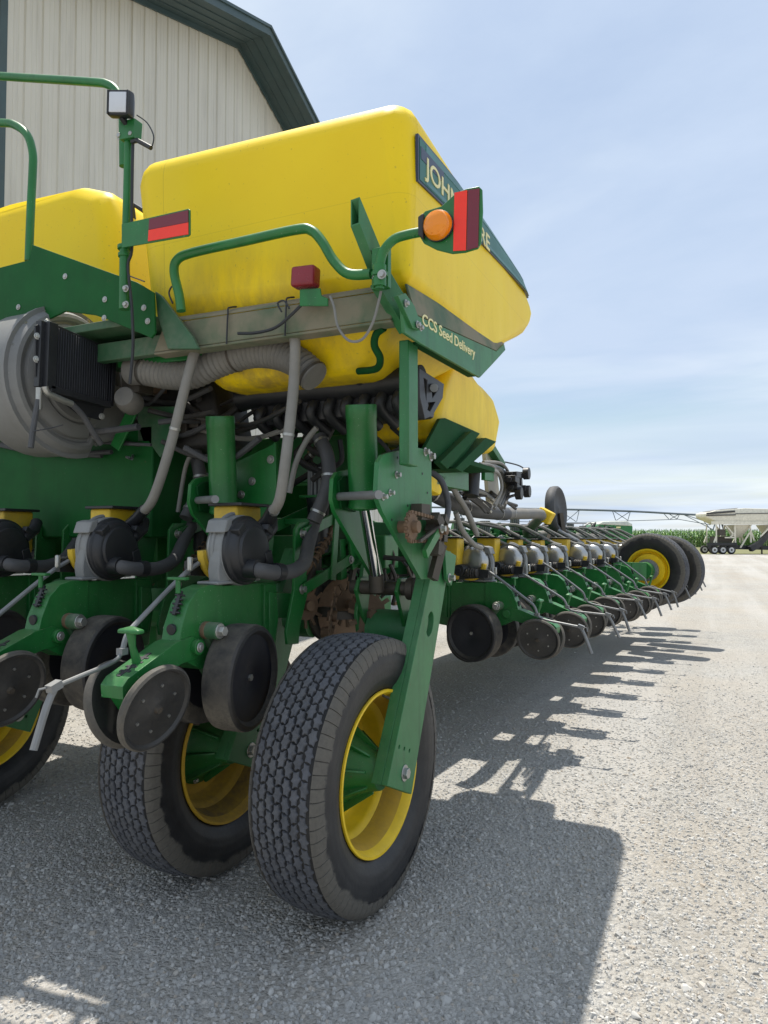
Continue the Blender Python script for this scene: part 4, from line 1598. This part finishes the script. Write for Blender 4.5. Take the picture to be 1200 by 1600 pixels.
for px, t_ in ((167, 0), (184, 0), (208, 1)):
    pts = [A(px, 716, Y=3.06), A(px - 3, 797, Y=3.06)]
    if t_:
        pts = [A(198, 714, Y=2.9), A(206, 717, Y=2.87)] + pts
    b.tube(pts, .008, 8, sub=2)
b.build('hydraulic_line', PL)
for px in (68, 245, 395):
    p = A(px, 860, Y=3.5)
    MB('green').box((p.x, 3.5, 1.3), (.10, .1, .9)).build('frame_upright', PL, bev=.004)
b = MB('green_dark')
b.box((-3.6, 4.3, 1.75), (2.8, .12, .5))
b.box((-2.55, 4.9, 1.45), (.45, 2.4, .5))
b.box((-2.4, 4.6, 2.15), (.5, .4, .5))
b.box((-3.5, 5.0, 1.2), (.2, 2.6, .2))
b.build('hitch_frame', PL, bev=.006)

# ---------------- coulters and star wheels glimpsed between the lift wheels and the frame
def star_wheel(c, r, n=12):
    b = MB('rust')
    c = V(c)
    u4, w4 = V((.35, .94, 0)).normalized(), V((0, 0, 1))
    ax4 = u4.cross(w4)
    pts = []
    for k in range(n):
        for da, rr in ((-.19, .62), (-.10, .98), (.05, 1.), (.02, .66)):
            a_ = 2 * PI * k / n + da
            pts.append(c + (u4 * math.cos(a_) + w4 * math.sin(a_)) * (r * rr))
    b.prism(pts, ax4 * .007)
    b.cyl(c - ax4 * .02, c + ax4 * .04, r * .22, n=12)
    b.m('steel_dark').bar(c - ax4 * .01, c + V((-.03, .15, .22)), .02, .05)
    b.build('star_wheel', PL)


star_wheel(A(478, 946, Y=3.06), .115)
star_wheel(A(543, 944, Y=3.42), .125)
star_wheel(A(640, 942, Y=3.75), .13)
b = MB('rubber')
c_ = A(522, 948, Y=3.55)
b.lathe(c_, (.93, -.36, 0), [(.0, -.03), (.17, -.035), (.20, -.02), (.205, 0), (.20, .02), (.17, .03), (.05, .02), (.0, .03)], 36)
b.m('rust').lathe(c_ + V((.05, .02, -.02)), (.93, -.36, 0), [(.0, .0), (.185, .0), (.19, .004), (.0, .008)], 36)
b.build('coulter_disc', PL)
for (p0, p1, y) in (((500, 870), (560, 838), 3.5), ((505, 905), (570, 872), 3.55), ((532, 842), (534, 905), 3.45), ((470, 925), (560, 918), 3.9)):
    b2 = MB('green')
    b2.bar(A(p0[0], p0[1], Y=y), A(p1[0], p1[1], Y=y + .02), .03, .07, up=(0, 1, 0))
    b2.build('link_arm', PL, bev=.003)
rng = random.Random(31)
for k in range(20):
    x0, y0 = rng.uniform(490, 640), rng.uniform(835, 900)
    y = rng.uniform(3.55, 3.85)
    hose([A(x0, y0, Y=y), A(x0 + rng.uniform(-25, 25), y0 + 25, Y=y + .05), A(x0 + rng.uniform(-50, 50), y0 + rng.uniform(20, 70), Y=y)], rng.uniform(.008, .018), rng.choice(['rubber_black', 'hose_dark', 'rubber_black', 'steel_dark']), 'hydraulic_hose', n=7, sub=4)

# ---------------- wing
b = MB('green')
b.bar(wing(-.8, -1.40, 1.45), wing(9.0, -1.40, 1.40), .30, .18)
b.build('wing_toolbar', PL, bev=.008)
b = MB('green_dark')
for i in range(0, 10):
    b.bar(wing(i, -1.5, 1.62), wing(i + .5, -1.6, 1.86), .05, .08)
    b.box(wing(i + .3, -1.5, 1.6), (.12, .25, .16), Matrix.Rotation(WA, 3, 'Z'))
b.bar(wing(-.9, -.70, 1.66), wing(9, -.70, 1.60), .46, .05)  # added deck and wide bars, closing sun gaps for a solid ground shadow
b.bar(wing(-.9, -1.16, 1.60), wing(9, -1.16, 1.55), .52, .08)
b.bar(wing(-.5, -1.85, 1.66), wing(9, -1.85, 1.60), .75, .10)
b.bar(wing(-.5, -2.2, 1.5), wing(7, -2.3, 1.5), .25, .3)
b.build('wing_frame_shade_deck', PL, bev=.004)
vp = [A(672, 768, X=-1.85), A(700, 782, X=-1.78), A(740, 797, X=-1.76), A(790, 803, X=-1.75), A(820, 803, X=-1.72), A(846, 806, X=-1.7)] + [wing(i, -.95, 1.78 - .01 * i) for i in (4.5, 6, 8, 10)]
hose(vp[:4], .062, 'hose_dark', 'vacuum_pipe', n=16)
hose(vp[3:], .055, 'duct', 'vacuum_pipe', n=16)
# yellow clamp
b = MB('yellow_rim').box(A(852, 806, X=-1.68), (.16, .18, .14), Matrix.Rotation(.5, 3, 'Y'))
b.build('pipe_clamp', PL, bev=.01)
rng = random.Random(3)
for i in range(NW):
    top = wing(i - .35, -.85, 1.80)
    hose([top, wing(i - .15, -.66, 1.82), wing(i + .02, -.46, 1.72), wing(i + .05, -.30, 1.63), wing(i + .05, -.2, 1.60)], .015, 'hose', 'seed_hose', n=9)
    hose([wing(i - .3, -.95, 1.82), wing(i - .1, -.7, 1.82), wing(i + .05, -.5, 1.70)], .012, 'hose_dark', 'hydraulic_hose', n=8)
    for k in range(4):
        s_ = wing(i + rng.uniform(-.4, .4), rng.uniform(-1.25, -.75), rng.uniform(1.5, 1.84))
        hose([s_, s_ + V((rng.uniform(-.1, .2), .12, rng.uniform(.0, .12))), s_ + V((rng.uniform(0, .35), .28, rng.uniform(-.15, .05)))], rng.uniform(.008, .018), rng.choice(['rubber_black', 'hose_dark', 'green_dark', 'zinc']), 'hydraulic_hose', n=7, sub=4)
# hoses in front of the plate
hose([A(674, 738, X=-1.3), A(690, 752, X=-1.25), A(700, 785, X=-1.22), A(697, 815, X=-1.2), A(690, 830, X=-1.2)], .016, 'hose_dark', 'hydraulic_hose')
hose([A(676, 742, X=-1.5), A(700, 752, X=-1.5), A(715, 775, X=-1.5), A(730, 800, X=-1.5), A(745, 835, X=-1.5)], .02, 'hose', 'seed_hose')
hose([A(712, 800, X=-1.5), A(722, 828, X=-1.5), A(740, 850, X=-1.5), A(752, 856, X=-1.5)], .018, 'hose', 'seed_hose')

# yellow side tanks in their cradle
b = MB('tank')
XS = -1.30
def yel(pp, x1, r, x0=0.):
    b = MB('tank')
    P_ = [A(p[0], p[1], X=XS) for p in pp]
    c = sum(P_, V((0, 0, 0))) / len(P_)
    q = []
    for p in P_:
        d = c - p
        p = p + d.normalized() * r
        q += [p + V((x0 - r, 0, 0)), p + V((x1 + r, 0, 0))]
    b.rhull(q, r, 14, 8)
    b.build('liquid_tank', PL, smooth_angle=70, wn=True)


yel([(706, 574), (728, 577), (748, 592), (760, 616), (764, 645), (758, 692), (684, 666), (692, 612)], -.55, .085)
yel([(730, 583), (766, 598), (784, 628), (792, 662), (786, 702), (735, 692)], -.62, .085, -.035)
b = MB('green_dark')
q0 = [(664, 700), (686, 655), (694, 653), (750, 675), (722, 735), (660, 712)]
b.m('green_dark').prism([A(p[0], p[1], X=XS + .03) for p in ((662, 704), (688, 654), (696, 653), (750, 677), (712, 733), (672, 716))], (-.02, 0, 0))
b.prism([A(p[0], p[1], X=XS + .07) for p in ((688, 722), (737, 674), (750, 678), (700, 733))], (-.04, 0, 0))
b.prism([A(p[0], p[1], X=XS + .06) for p in ((760, 684), (776, 690), (722, 738), (712, 732))], (-.4, 0, 0))
b.box((-1.6, 4.15, 2.03), (.6, .9, .03))
b.m('green').box((-1.65, 4.2, 1.95), (.4, .6, .12))
b.build('tank_cradle', PL, bev=.003)
b = MB('tank').hull([A(p[0], p[1], X=-1.45) + V((dx, 0, 0)) for p in ((672, 730), (700, 742), (690, 775), (672, 765)) for dx in (0, -.2)], .02, 2)
b.build('lower_tank', PL)

# valve and hose bundle
b = MB('white')
b.prism([A(p[0], p[1], X=-1.62) for p in ((758, 700), (775, 712), (782, 790), (765, 790))], (-.03, 0, 0))
b.build('pale_panel', PL)
b = MB('plastic_black')
b.cyl(A(738, 728, X=-1.55), A(735, 775, X=-1.55), .06, n=18)
b.m('zinc').cyl(A(738, 726, X=-1.55), A(738, 731, X=-1.55), .063, n=18)
b.build('filter_canister', PL)
b = MB('green').prism([A(p[0], p[1], X=-1.46) for p in ((758, 730), (772, 732), (772, 752), (758, 750))], (-.03, 0, 0))
b.build('valve_plate', PL, bev=.003)
b = MB('green_dull').bar(A(764, 696, X=-1.58), A(784, 728, X=-1.58), .06, .06)
b.build('tank_strut', PL, bev=.004)
b = MB('plastic_black')
for p in ((802, 742), (817, 742), (803, 762), (816, 765), (800, 750)):
    b.box(A(p[0], p[1], X=-1.42), (.09, .14, .05), Matrix.Rotation(rng.uniform(-.2, .2), 3, 'X'))
    b.cyl(A(p[0], p[1], X=-1.42) - V((0, .09, 0)), A(p[0], p[1], X=-1.42) + V((0, .09, 0)), .02, n=10)
for p in ((818, 740), (819, 768), (806, 771)):
    b.cyl(A(p[0], p[1], X=-1.4), A(p[0], p[1], X=-1.4) + V((.05, 0, 0)), .05, n=12)
b.bar(A(810, 740, X=-1.42), A(812, 770, X=-1.42), .05, .05)
b.build('valve_block', PL, bev=.004)
for k in range(14):
    o_ = rng.uniform(-10, 10)
    xx = -1.5 + rng.uniform(-.12, .06)
    hose([A(752 + o_ * .4, 722 + k * 1.2, X=xx), A(775 + o_, 724 + k, X=xx), A(788 + o_, 742, X=xx), A(790 + o_ * .8, 765, X=xx), A(780 + o_, 790 + rng.uniform(-5, 6), X=xx)], .012, rng.choice(['hose', 'pipe_grey', 'hose', 'zinc']), 'hydraulic_hose', n=7)
for k in range(10):
    x0 = rng.uniform(716, 770)
    hose([A(x0, rng.uniform(760, 780), X=-1.6), A(x0 + 18, 775 + rng.uniform(-5, 10), X=-1.6), A(x0 + 40, 795 + rng.uniform(-6, 8), X=-1.6)], rng.uniform(.01, .02), rng.choice(['rubber_black', 'hose_dark', 'zinc']), 'hydraulic_hose', n=7)
hose([A(790, 722, X=-1.5), A(812, 728, X=-1.45), A(826, 738, X=-1.42)], .006, 'plastic_black', 'cable', n=6)
hose([A(785, 785, X=-1.5), A(797, 776, X=-1.45), A(812, 772, X=-1.42)], .012, 'hose_dark', 'hydraulic_hose', n=7)
# row marker folded upright
b = MB('hose_dark')
mcn = A(869, 796, X=-1.78)
ax = V((.985, -.10, .06)).normalized()
b.lathe(mcn, ax, [(.0, -.05), (.22, -.05), (.275, -.06), (.295, -.04), (.30, .0), (.295, .04), (.275, .06), (.24, .05), (.20, .02), (.06, .02), (.0, .04)], 36)
b.build('marker_wheel', PL)
b = MB('steel_dark')
b.bar(mcn + ax * .05 + V((0, 0, -.05)), mcn + V((.1, .05, -.5)), .06, .06)
b.bar(mcn + V((0, 0, -.2)), mcn + V((-.15, -.2, -.6)), .07, .07)
b.m('pipe_grey')
for k in range(6):
    p = mcn + V((rng.uniform(-.25, .2), rng.uniform(-.3, .2), rng.uniform(-.5, -.2)))
    b.cyl(p, p + V((.2, .05, -.12)), .025, n=10)
b.build('marker_arm', PL, bev=.004)
# wing wheel arm
b = MB('green')
b.bar(A(956, 892, d=9.55), A(1008, 893, d=9.62), .08, .24, up=(0, 0, 1))
b.cyl(c1 - nrm * .16, c1 + nrm * .06, .115, n=24)
b.bolt(c1 - nrm * .16, -nrm, .03, .03)
b.m('grey_plastic').cyl(c1 - nrm * .0, c1 + nrm * .075, .15, n=28)
b.build('wheel_arm', PL, bev=.006)

# ================================================================ BARN
BX = -9.0
k_ = BX / -13.0
pk = A(370, 70, X=BX)
ylc = pk.y - 5.59
slope = .386
hwid = 10.5
ez = pk.z - slope * hwid
y0, y1 = pk.y - hwid, pk.y + hwid
barn = thing('metal_barn', (BX - 9, pk.y, 0), 'tall beige ribbed metal barn with dark teal roof edge behind the planter', 'barn')
b = MB('siding')
pts = []
step = .305
y = ylc
ys = []
while y < y1 - .01:
    ys.append(y)
    y += step
ribs = []
for y in ys:
    ribs += [(y, 0), (y + .018, .022), (y + .045, .022), (y + .063, 0)]
    for q in (1, 2):
        ym = y + .063 + (step - .063) * q / 3
        ribs += [(ym - .012, 0), (ym, .005), (ym + .012, 0)]
ribs.append((y1, 0))
rt = lambda y: pk.z - slope * abs(y - pk.y)
n = len(ribs)
vs = [(BX + d, y, 0) for y, d in ribs] + [(BX + d, y, rt(y)) for y, d in ribs]
# add the ridge point by splitting at the peak column
b.add(vs, [(i, i + 1, n + i + 1, n + i) for i in range(n - 1)])
b.build('gable_wall', barn, smooth_angle=20)
b = MB('siding')
b.prism([(BX - .03, y0, 0), (BX - .03, y1, 0), (BX - .03, y1, ez), (BX - .03, pk.y, pk.z), (BX - .03, y0, ez)], (-18, 0, 0))
b.build('wall_body', barn)
b = MB('trim')
b.box((BX + .02, ylc - .06, (rt(ylc)) / 2), (.06, .12, rt(ylc) - .1))
b.box((BX + .03, ylc - 2.2, 2.4), (.04, 4.1, 4.8))
b.build('barn_door', barn)
OV = .78
b = MB('trim')
for s in (-1, 1):
    ye = pk.y + s * (hwid + .4)
    ze = pk.z - slope * (hwid + .4)
    x0_, x1_ = BX - 18.4, BX + OV
    b.prism([(x0_, pk.y, pk.z + .005), (x1_, pk.y, pk.z + .005), (x1_, ye, ze + .005), (x0_, ye, ze + .005)], (0, 0, .12))
    # rake fascia and its drip lip
    b.prism([(x1_ + .003, pk.y, pk.z - .02), (x1_ + .003, pk.y, pk.z + .18), (x1_ + .003, ye, ze + .18), (x1_ + .003, ye, ze - .02)], (.04, 0, 0))
    b.prism([(x1_ + .046, pk.y, pk.z + .13), (x1_ + .046, pk.y, pk.z + .19), (x1_ + .046, ye, ze + .19), (x1_ + .046, ye, ze + .13)], (.03, 0, 0))
    # soffit grooves
    for q in range(1, 4):
        xx = BX + OV * q / 4
        b.prism([(xx, pk.y, pk.z - .002), (xx + .02, pk.y, pk.z - .002), (xx + .02, ye, ze - .002), (xx, ye, ze - .002)], (0, 0, -.012))
    b.prism([(BX + .03, pk.y, pk.z - .10), (BX + .06, pk.y, pk.z - .10), (BX + .06, ye, ze - .10), (BX + .03, ye, ze - .10)], (0, 0, .10))
b.build('roof', barn)
barn.location = (pk.x, pk.y, 0)
for ch in barn.children:
    ch.location += W[barn.name] - barn.location
barn.rotation_euler = (0, 0, R(2.6))

# ================================================================ BACKGROUND
# seed tender trailer, seen side on
tb = A(1110, 866, Z=0)
tender = thing('seed_tender_trailer', tb + _R * 4, 'white three-axle hopper trailer with black tarp edge at far edge of gravel', 'trailer')
PXM = 67.6 / FPX


def tp(px, py, dep=0.):
    """point of the trailer's side elevation: metres along the trailer, up, and across"""
    return tb + _R * ((px - 1110) * PXM) + V((0, 0, (866 - py) * PXM)) + _F * dep


def T(px, py, dep=0.):
    return tp(px, py, dep)


b = MB('white')
b.hull([T(p[0], p[1], d) for d in (0, 2.4) for p in ((1105, 808), (1104.5, 802), (1120, 797.5), (1165, 794), (1235, 796), (1252, 803), (1250, 809), (1230, 818), (1128, 819))], .08, 2)
b.hull([T(p[0], p[1], d) for d, ps in ((.2, ((1150, 820), (1178, 820))), (2.2, ((1150, 820), (1178, 820))), (.9, ((1155, 840), (1166, 840))), (1.5, ((1155, 840), (1166, 840)))) for p in ps], .03, 2)
b.hull([T(p[0], p[1], d) for d, ps in ((.2, ((1200, 820), (1228, 820))), (2.2, ((1200, 820), (1228, 820))), (.9, ((1208, 840), (1219, 840))), (1.5, ((1208, 840), (1219, 840)))) for p in ps], .03, 2)
b.bar(T(1112, 817, -.04), T(1236, 817.5, -.04), .12, .3)
b.build('hopper', tender)
b = MB('tarp')
b.bar(T(1104.5, 802.5, -.07), T(1149, 799, -.07), .06, .16)
b.bar(T(1104, 805.5, -.06), T(1150, 804.5, -.06), .06, .10)
b.bar(T(1150, 802.8, -.05), T(1240, 801.6, -.05), .05, .06)
b.m('tarp_grey').hull([T(p[0], p[1], d) for d in (.3, 2.1) for p in ((1112, 799), (1130, 795.5), (1158, 793.2), (1150, 797))], .03, 1)
b.build('tarp', tender)
b = MB('white')
for d in (.15, 2.2):
    for a_, c_ in (((1121, 820), (1121, 848)), ((1150, 820), (1150.5, 848)), ((1136, 821), (1150, 838)), ((1174, 821), (1175, 848)), ((1173, 832), (1158, 856)), ((1174, 826), (1180, 845)), ((1142, 840), (1150, 832)), ((1134, 840), (1150, 840)), ((1121, 838), (1117, 848)), ((1228, 820), (1229, 850))):
        b.bar(T(*a_, d), T(*c_, d), .12, .12)
b.build('leg_frame', tender)
b = MB('plastic_black')
b.bar(T(1108, 850.5, .3), T(1152, 850.5, .3), .5, .30)
b.bar(T(1150, 855, .4), T(1245, 857, .4), .3, .4)
b.bar(T(1150, 855, 2.0), T(1245, 857, 2.0), .3, .4)
b.bar(T(1109, 850, .0), T(1151, 850, .0), .3, .22)
b.bar(T(1109, 856, .05), T(1109, 848, .05), .3, .3)
b.m('steel_dark').box(T(1136, 843, 1.2), (1.6, 1.2, .6), Matrix.Rotation(YAW, 3, 'Z'))
b.bar(T(1126, 812, .1), T(1126, 836, .1), .08, .08)
b.bar(T(1131, 812, .1), T(1131, 836, .1), .08, .08)
b.box(T(1129, 832, .2), (.6, .5, .6), Matrix.Rotation(YAW, 3, 'Z'))
b.bar(T(1192, 853, .2), T(1192, 866, .2), .14, .14)
b.build('chassis', tender)
b = MB('tarp')
b.bar(T(1178, 856, -.2), T(1212, 822, -.2), .5, .42)
b.bar(T(1170, 858, -.2), T(1186, 849, -.2), .6, .5)
b.m('white').bar(T(1186, 838, -.35), T(1212, 812, -.35), .1, .12)
b.build('conveyor', tender)
for px in (1117, 1130.2, 1143.4):
    for d in (.0, 2.1):
        w_ = MB('rubber_black')
        w_.lathe(T(px, 859.3, d + .12), -_F, [(.0, -.12), (.3, -.14), (.39, -.1), (.40, 0), (.39, .1), (.3, .14), (.22, .12)], 24)
        w_.m('white_rim').lathe(T(px, 859.3, d + .12), -_F, [(.25, .125), (.22, .13), (.12, .09), (.09, .11), (.0, .11)], 20)
        w_.m('steel_dark').cyl(T(px, 859.3, d + .005), T(px, 859.3, d - .03), .09, n=10)
        w_.build('wheel', tender)

# centre pivot irrigation machine
pv = thing('irrigation_pivot', A(960, 852, d=150), 'long grey centre pivot irrigation pipe on trusses over the distant corn', 'irrigation pivot')
ends = [A(640, 792, d=150), A(840, 795, d=150), A(980, 798.5, d=150), A(1108, 805, d=150), A(1260, 806, d=150)]
b = MB('galv')
b.tube(ends, .22, 8, sub=4)
b.build('pivot_pipe', pv)
b = MB('galv')
for (p, q) in (((870, 795), (900, 815)), ((905, 797), (884, 815)), ((905, 797), (901, 815)), ((957, 798), (962, 813)), ((958, 798), (981, 813)), ((985, 799), (963, 813)), ((985, 799), (981, 813)), ((1036, 801), (1045, 811)), ((1044, 802), (1058, 811)), ((1062, 803), (1047, 811)), ((1062, 803), (1058, 811)), ((1066, 803), (1112, 818)), ((1066, 803), (1115, 828)), ((1100, 815), (1112, 829)), ((880, 817), (1058, 811.5)), ((780, 814), (885, 817)), ((1058, 811), (1110, 820))):
    b.tube([A(p[0], p[1], d=150), A(q[0], q[1], d=150)], .075, 6)
b.build('truss', pv)
b = MB('galv')
for px in (720, 1122):
    p = A(px, 803, d=150)
    b.bar(p, V((p.x - 2, p.y - 1, 0)), .2, .2)
    b.bar(p, V((p.x + 2, p.y + 1, 0)), .2, .2)
b.build('tower', pv)

# green wagon far behind the folded wing
gw = thing('green_wagon', A(960, 880, Z=0, d=None), 'dark green wagon with pale rounded roof just visible behind the planter', 'wagon')
dw = 30.


def G(px, py, dep=0.):
    return A(px, py, d=dw) + _F * dep


b = MB('green')
b.hull([G(p[0], p[1], d) for d in (0, 2.2) for p in ((932, 822), (938, 818), (984, 818), (989, 822), (989, 858), (932, 858))], .05, 2)
b.m('cream').box(G(966, 824, -.02), (.18, .03, .06), Matrix.Rotation(YAW, 3, 'Z'))
b.m('steel_dark').bar(G(945, 819, -.02), G(945, 838, -.02), .03, .03)
b.bar(G(932, 827, -.02), G(948, 827, -.02), .03, .03)
b.build('wagon_body', gw)
b = MB('pale_roof')
b.hull([G(p[0], p[1], d) for d in (-.05, 2.25) for p in ((935, 819.5), (941, 814.5), (980, 814), (987.5, 818), (988.5, 822))], .06, 3)
b.build('wagon_roof', gw)
b = MB('rubber_black')
for px in (940, 980):
    for d in (0, 2.):
        c = G(px, 866, d)
        c.z = .5
        b.lathe(c, -_F, [(.0, -.1), (.45, -.13), (.5, 0), (.45, .13), (.3, .1), (.0, .08)], 24)
b.build('wheels', gw)
b = MB('steel_dark')
b.tube([G(911, 822), G(911, 818), G(930, 818)], .02, 6)
b.tube([G(884, 818), G(911, 818), G(911, 826)], .02, 6)
b.build('hand_rail', gw)

# ================================================================ GROUND
def sheet(name, x0, x1, y0, y1, z, mat, label, cat, n=1):
    b = MB(mat)
    vs = [(x0 + (x1 - x0) * i / n, y0 + (y1 - y0) * j / n, z) for j in range(n + 1) for i in range(n + 1)]
    b.add(vs, [(j * (n + 1) + i, j * (n + 1) + i + 1, (j + 1) * (n + 1) + i + 1, (j + 1) * (n + 1) + i) for j in range(n) for i in range(n)])
    o = b.build(name, None, origin=(0, 0, 0))
    return tag(o, label, cat, kind='structure')


sheet('ground', -3000, 3000, -3000, 3000, -.012, 'field', 'flat green field stretching to the horizon', 'ground')
# yard and verge edges run square to the view
def strip(name, d0, d1, z, mat, label, cat, w=400):
    b = MB(mat)
    p = []
    for d, s in ((d0, -1), (d0, 1), (d1, 1), (d1, -1)):
        q = _F * d + _R * (s * w)
        p.append((q.x, q.y, z))
    b.add(p, [(0, 1, 2, 3)])
    return tag(b.build(name, None, origin=(0, 0, 0)), label, cat, kind='structure')


strip('grass_verge', 60, 125, -.004, 'grass', 'strip of dry mown grass between gravel and corn', 'grass')
strip('gravel_yard', -60, 67.0, .0, 'gravel', 'pale crushed limestone yard under the planter', 'gravel yard')

# loose stones near the camera
rng = random.Random(21)
vs, fs = [], []
N = 42000
cnt = 0
while cnt < N:
    d = 1.3 + 9. * rng.random() ** 1.7
    px = rng.uniform(-40, 1240)
    if rng.random() > (d / 6 + .25) or rng.random() < (d - 5.) / 5.:
        continue
    r_ = (px - 600) / FPX * d
    q = _F * d + _R * r_
    s = rng.uniform(.0042, .0108) * (1.7 if rng.random() < .03 else 1)
    a = rng.uniform(0, 6.28)
    ca, sa = math.cos(a), math.sin(a)
    ex, ey, ez_ = s * rng.uniform(.8, 1.5), s * rng.uniform(.7, 1.1), s * rng.uniform(.45, .85)
    o = len(vs)
    for (x, y, z) in ((-1, -.6, -.3), (.2, -1, -.4), (1, -.3, -.3), (.7, .8, -.4), (-.5, .9, -.3), (-.4, -.5, .8), (.6, -.3, .75), (.2, .55, .9), (-.6, .3, .6)):
        x, y, z = x * rng.uniform(.75, 1.2), y * rng.uniform(.75, 1.2), z * rng.uniform(.8, 1.2)
        x, y, z = x * ex, y * ey, z * ez_
        vs.append((q.x + x * ca - y * sa, q.y + x * sa + y * ca, .001 + ez_ * .12 + z))
    fs += [tuple(o + i for i in t) for t in ((0, 1, 5), (1, 6, 5), (1, 2, 6), (2, 3, 7, 6), (3, 4, 8, 7), (4, 0, 8), (0, 5, 8), (5, 6, 7, 8))]
    cnt += 1
me = bpy.data.meshes.new('loose_gravel')
me.from_pydata(vs, [], fs)
me.materials.append(M['stone'])
lg = bpy.data.objects.new('loose_gravel', me)
COL.objects.link(lg)
tag(lg, 'loose pale limestone chips scattered over the yard', 'gravel', kind='stuff')
# a few bigger stones that stand out
def big_stone(p, s, label):
    b = MB('stone')
    rg = random.Random(int(s * 9999))
    b.hull([V(p) + V((rg.uniform(-1, 1) * s, rg.uniform(-.7, .7) * s, rg.uniform(-.1, .7) * s)) for _ in range(16)], s * .08, 1)
    tag(b.build('stone', smooth_angle=25), label, 'stone')


big_stone(A(995, 1590, Z=0), .022, 'larger grey stone on the sunlit gravel at the bottom edge')
big_stone(A(914, 1339, Z=0), .014, 'small dark stone inside the tank shadow near its corner')

# corn
rng = random.Random(5)
vs, fs = [], []
def blade(p, a, L, w, rise, droop):
    dx, dy = math.cos(a), math.sin(a)
    o = len(vs)
    for t, ww in ((0, .6), (.4, 1.), (.75, .8), (1., .05)):
        h = rise * t - droop * t * t
        for s in (-1, 1):
            vs.append((p[0] + dx * L * t - dy * w * ww * s, p[1] + dy * L * t + dx * w * ww * s, p[2] + h))
    for k in range(3):
        fs.append((o + 2 * k, o + 2 * k + 1, o + 2 * k + 3, o + 2 * k + 2))


for row in range(9):
    dd = 117 + row * .76
    x = -75.
    while x < 75:
        q = _F * dd + _R * x
        H_ = rng.uniform(2.55, 3.1)
        for k in range(8 if row < 3 else 5):
            z = H_ * (.18 + .1 * k) if row < 3 else H_ * (.5 + .1 * k)
            blade((q.x, q.y, z), rng.uniform(0, 6.28), rng.uniform(.5, .9), .06, rng.uniform(.3, .6), rng.uniform(.4, .9))
        o = len(vs)
        for s in (-1, 1):
            vs.append((q.x + .03 * s, q.y, 0))
            vs.append((q.x + .02 * s, q.y, H_))
        fs.append((o, o + 2, o + 3, o + 1))
        x += rng.uniform(.2, .34)
me = bpy.data.meshes.new('corn_field')
me.from_pydata(vs, [], fs)
me.materials.append(M['corn'])
cf = bpy.data.objects.new('corn_field', me)
COL.objects.link(cf)
tag(cf, 'dense field of tall green corn along the horizon', 'corn', kind='stuff')

# ================================================================ LIGHT, SKY, CAMERA
SUN = V((-.205, .248, 1.)).normalized()
sl = bpy.data.lights.new('sun', 'SUN')
sl.energy = 4.8
sl.angle = R(.55)
sl.color = (1., .95, .86)
so = bpy.data.objects.new('sun', sl)
COL.objects.link(so)
so.rotation_euler = SUN.to_track_quat('Z', 'Y').to_euler()
so.location = SUN * 50

w = bpy.data.worlds.new('World')
sc.world = w
w.use_nodes = True
nt = w.node_tree
nt.nodes.clear()
t = NT(nt)
out = t.n('OutputWorld')
bg = t.n('Background')
bg.inputs['Strength'].default_value = .1
t.l(bg.outputs[0], out.inputs[0])
sky = t.n('TexSky', sky_type='NISHITA')
sky.sun_disc = False
sky.sun_elevation = math.asin(SUN.z)
sky.sun_rotation = math.atan2(SUN.x, SUN.y)
sky.air_density = 1.3
sky.dust_density = .6
sky.ozone_density = 2.
tc = t.n('TexCoord')
sx = t.n('SeparateXYZ')
t.l(tc.outputs['Generated'], sx.inputs[0])
# cloud deck: direction projected on a high flat layer
zz = t.math('ADD', t.math('MAXIMUM', sx.outputs[2], 0.), .09)
cx = t.n('CombineXYZ')
t.l(t.math('DIVIDE', sx.outputs[0], zz), cx.inputs[0])
t.l(t.math('DIVIDE', sx.outputs[1], zz), cx.inputs[1])
mp = t.n('Mapping')
mp.inputs['Rotation'].default_value = (0, 0, .55)
mp.inputs['Scale'].default_value = (.55, .95, 1)
mp.inputs['Location'].default_value = (3.1, 1.7, 0)
t.l(cx.outputs[0], mp.inputs[0])
wn = t.n('TexNoise')
wn.inputs['Scale'].default_value = .6
t.l(mp.outputs[0], wn.inputs['Vector'])
ad = t.n('VectorMath', operation='MULTIPLY_ADD')
t.l(wn.outputs['Color'], ad.inputs[0])
ad.inputs[1].default_value = (1.2, 1.2, 0)
t.l(mp.outputs[0], ad.inputs[2])
c1_ = t.noise(ad.outputs[0], .55, 7, .52)
c2_ = t.noise(ad.outputs[0], 2.6, 6, .6)
cov = t.ramp(t.math('ADD', t.math('MULTIPLY', c1_, .72), t.math('MULTIPLY', c2_, .28)), (.36, .55), (.58, 1.))
# clearer band low over the horizon, broken up by the same noise
zb = t.math('ADD', sx.outputs[2], t.math('MULTIPLY', t.math('SUBTRACT', c2_, .5), .06))
band = t.ramp(zb, (.125, 0.), (.160, 1.), (.172, 1.), (.215, 0.))
gap = t.math('MULTIPLY', band, t.ramp(c1_, (.36, 1.), (.56, .15)))
cov = t.math('MULTIPLY', cov, t.math('SUBTRACT', 1., t.math('MULTIPLY', gap, .8)))
shade = t.ramp(t.noise(ad.outputs[0], .38, 5, .5), (.40, (4.9, 5.9, 7.5)), (.60, (7.5, 8.2, 8.7)))
col = t.mix(cov, sky.outputs[0], shade)
t.l(col, bg.inputs['Color'])

cam = bpy.data.cameras.new('camera')
cam.sensor_fit = 'HORIZONTAL'
cam.sensor_width = 36
cam.lens = 36 * FPX / 1200
cam.clip_start = .05
cam.clip_end = 8000
co = bpy.data.objects.new('camera', cam)
COL.objects.link(co)
co.location = (0, 0, CH)
co.rotation_euler = (PI / 2 + PIT, 0, YAW)
sc.camera = co
sc.view_settings.view_transform = 'Standard'
sc.view_settings.look = 'None'
sc.view_settings.exposure = .31
sc.view_settings.gamma = 1
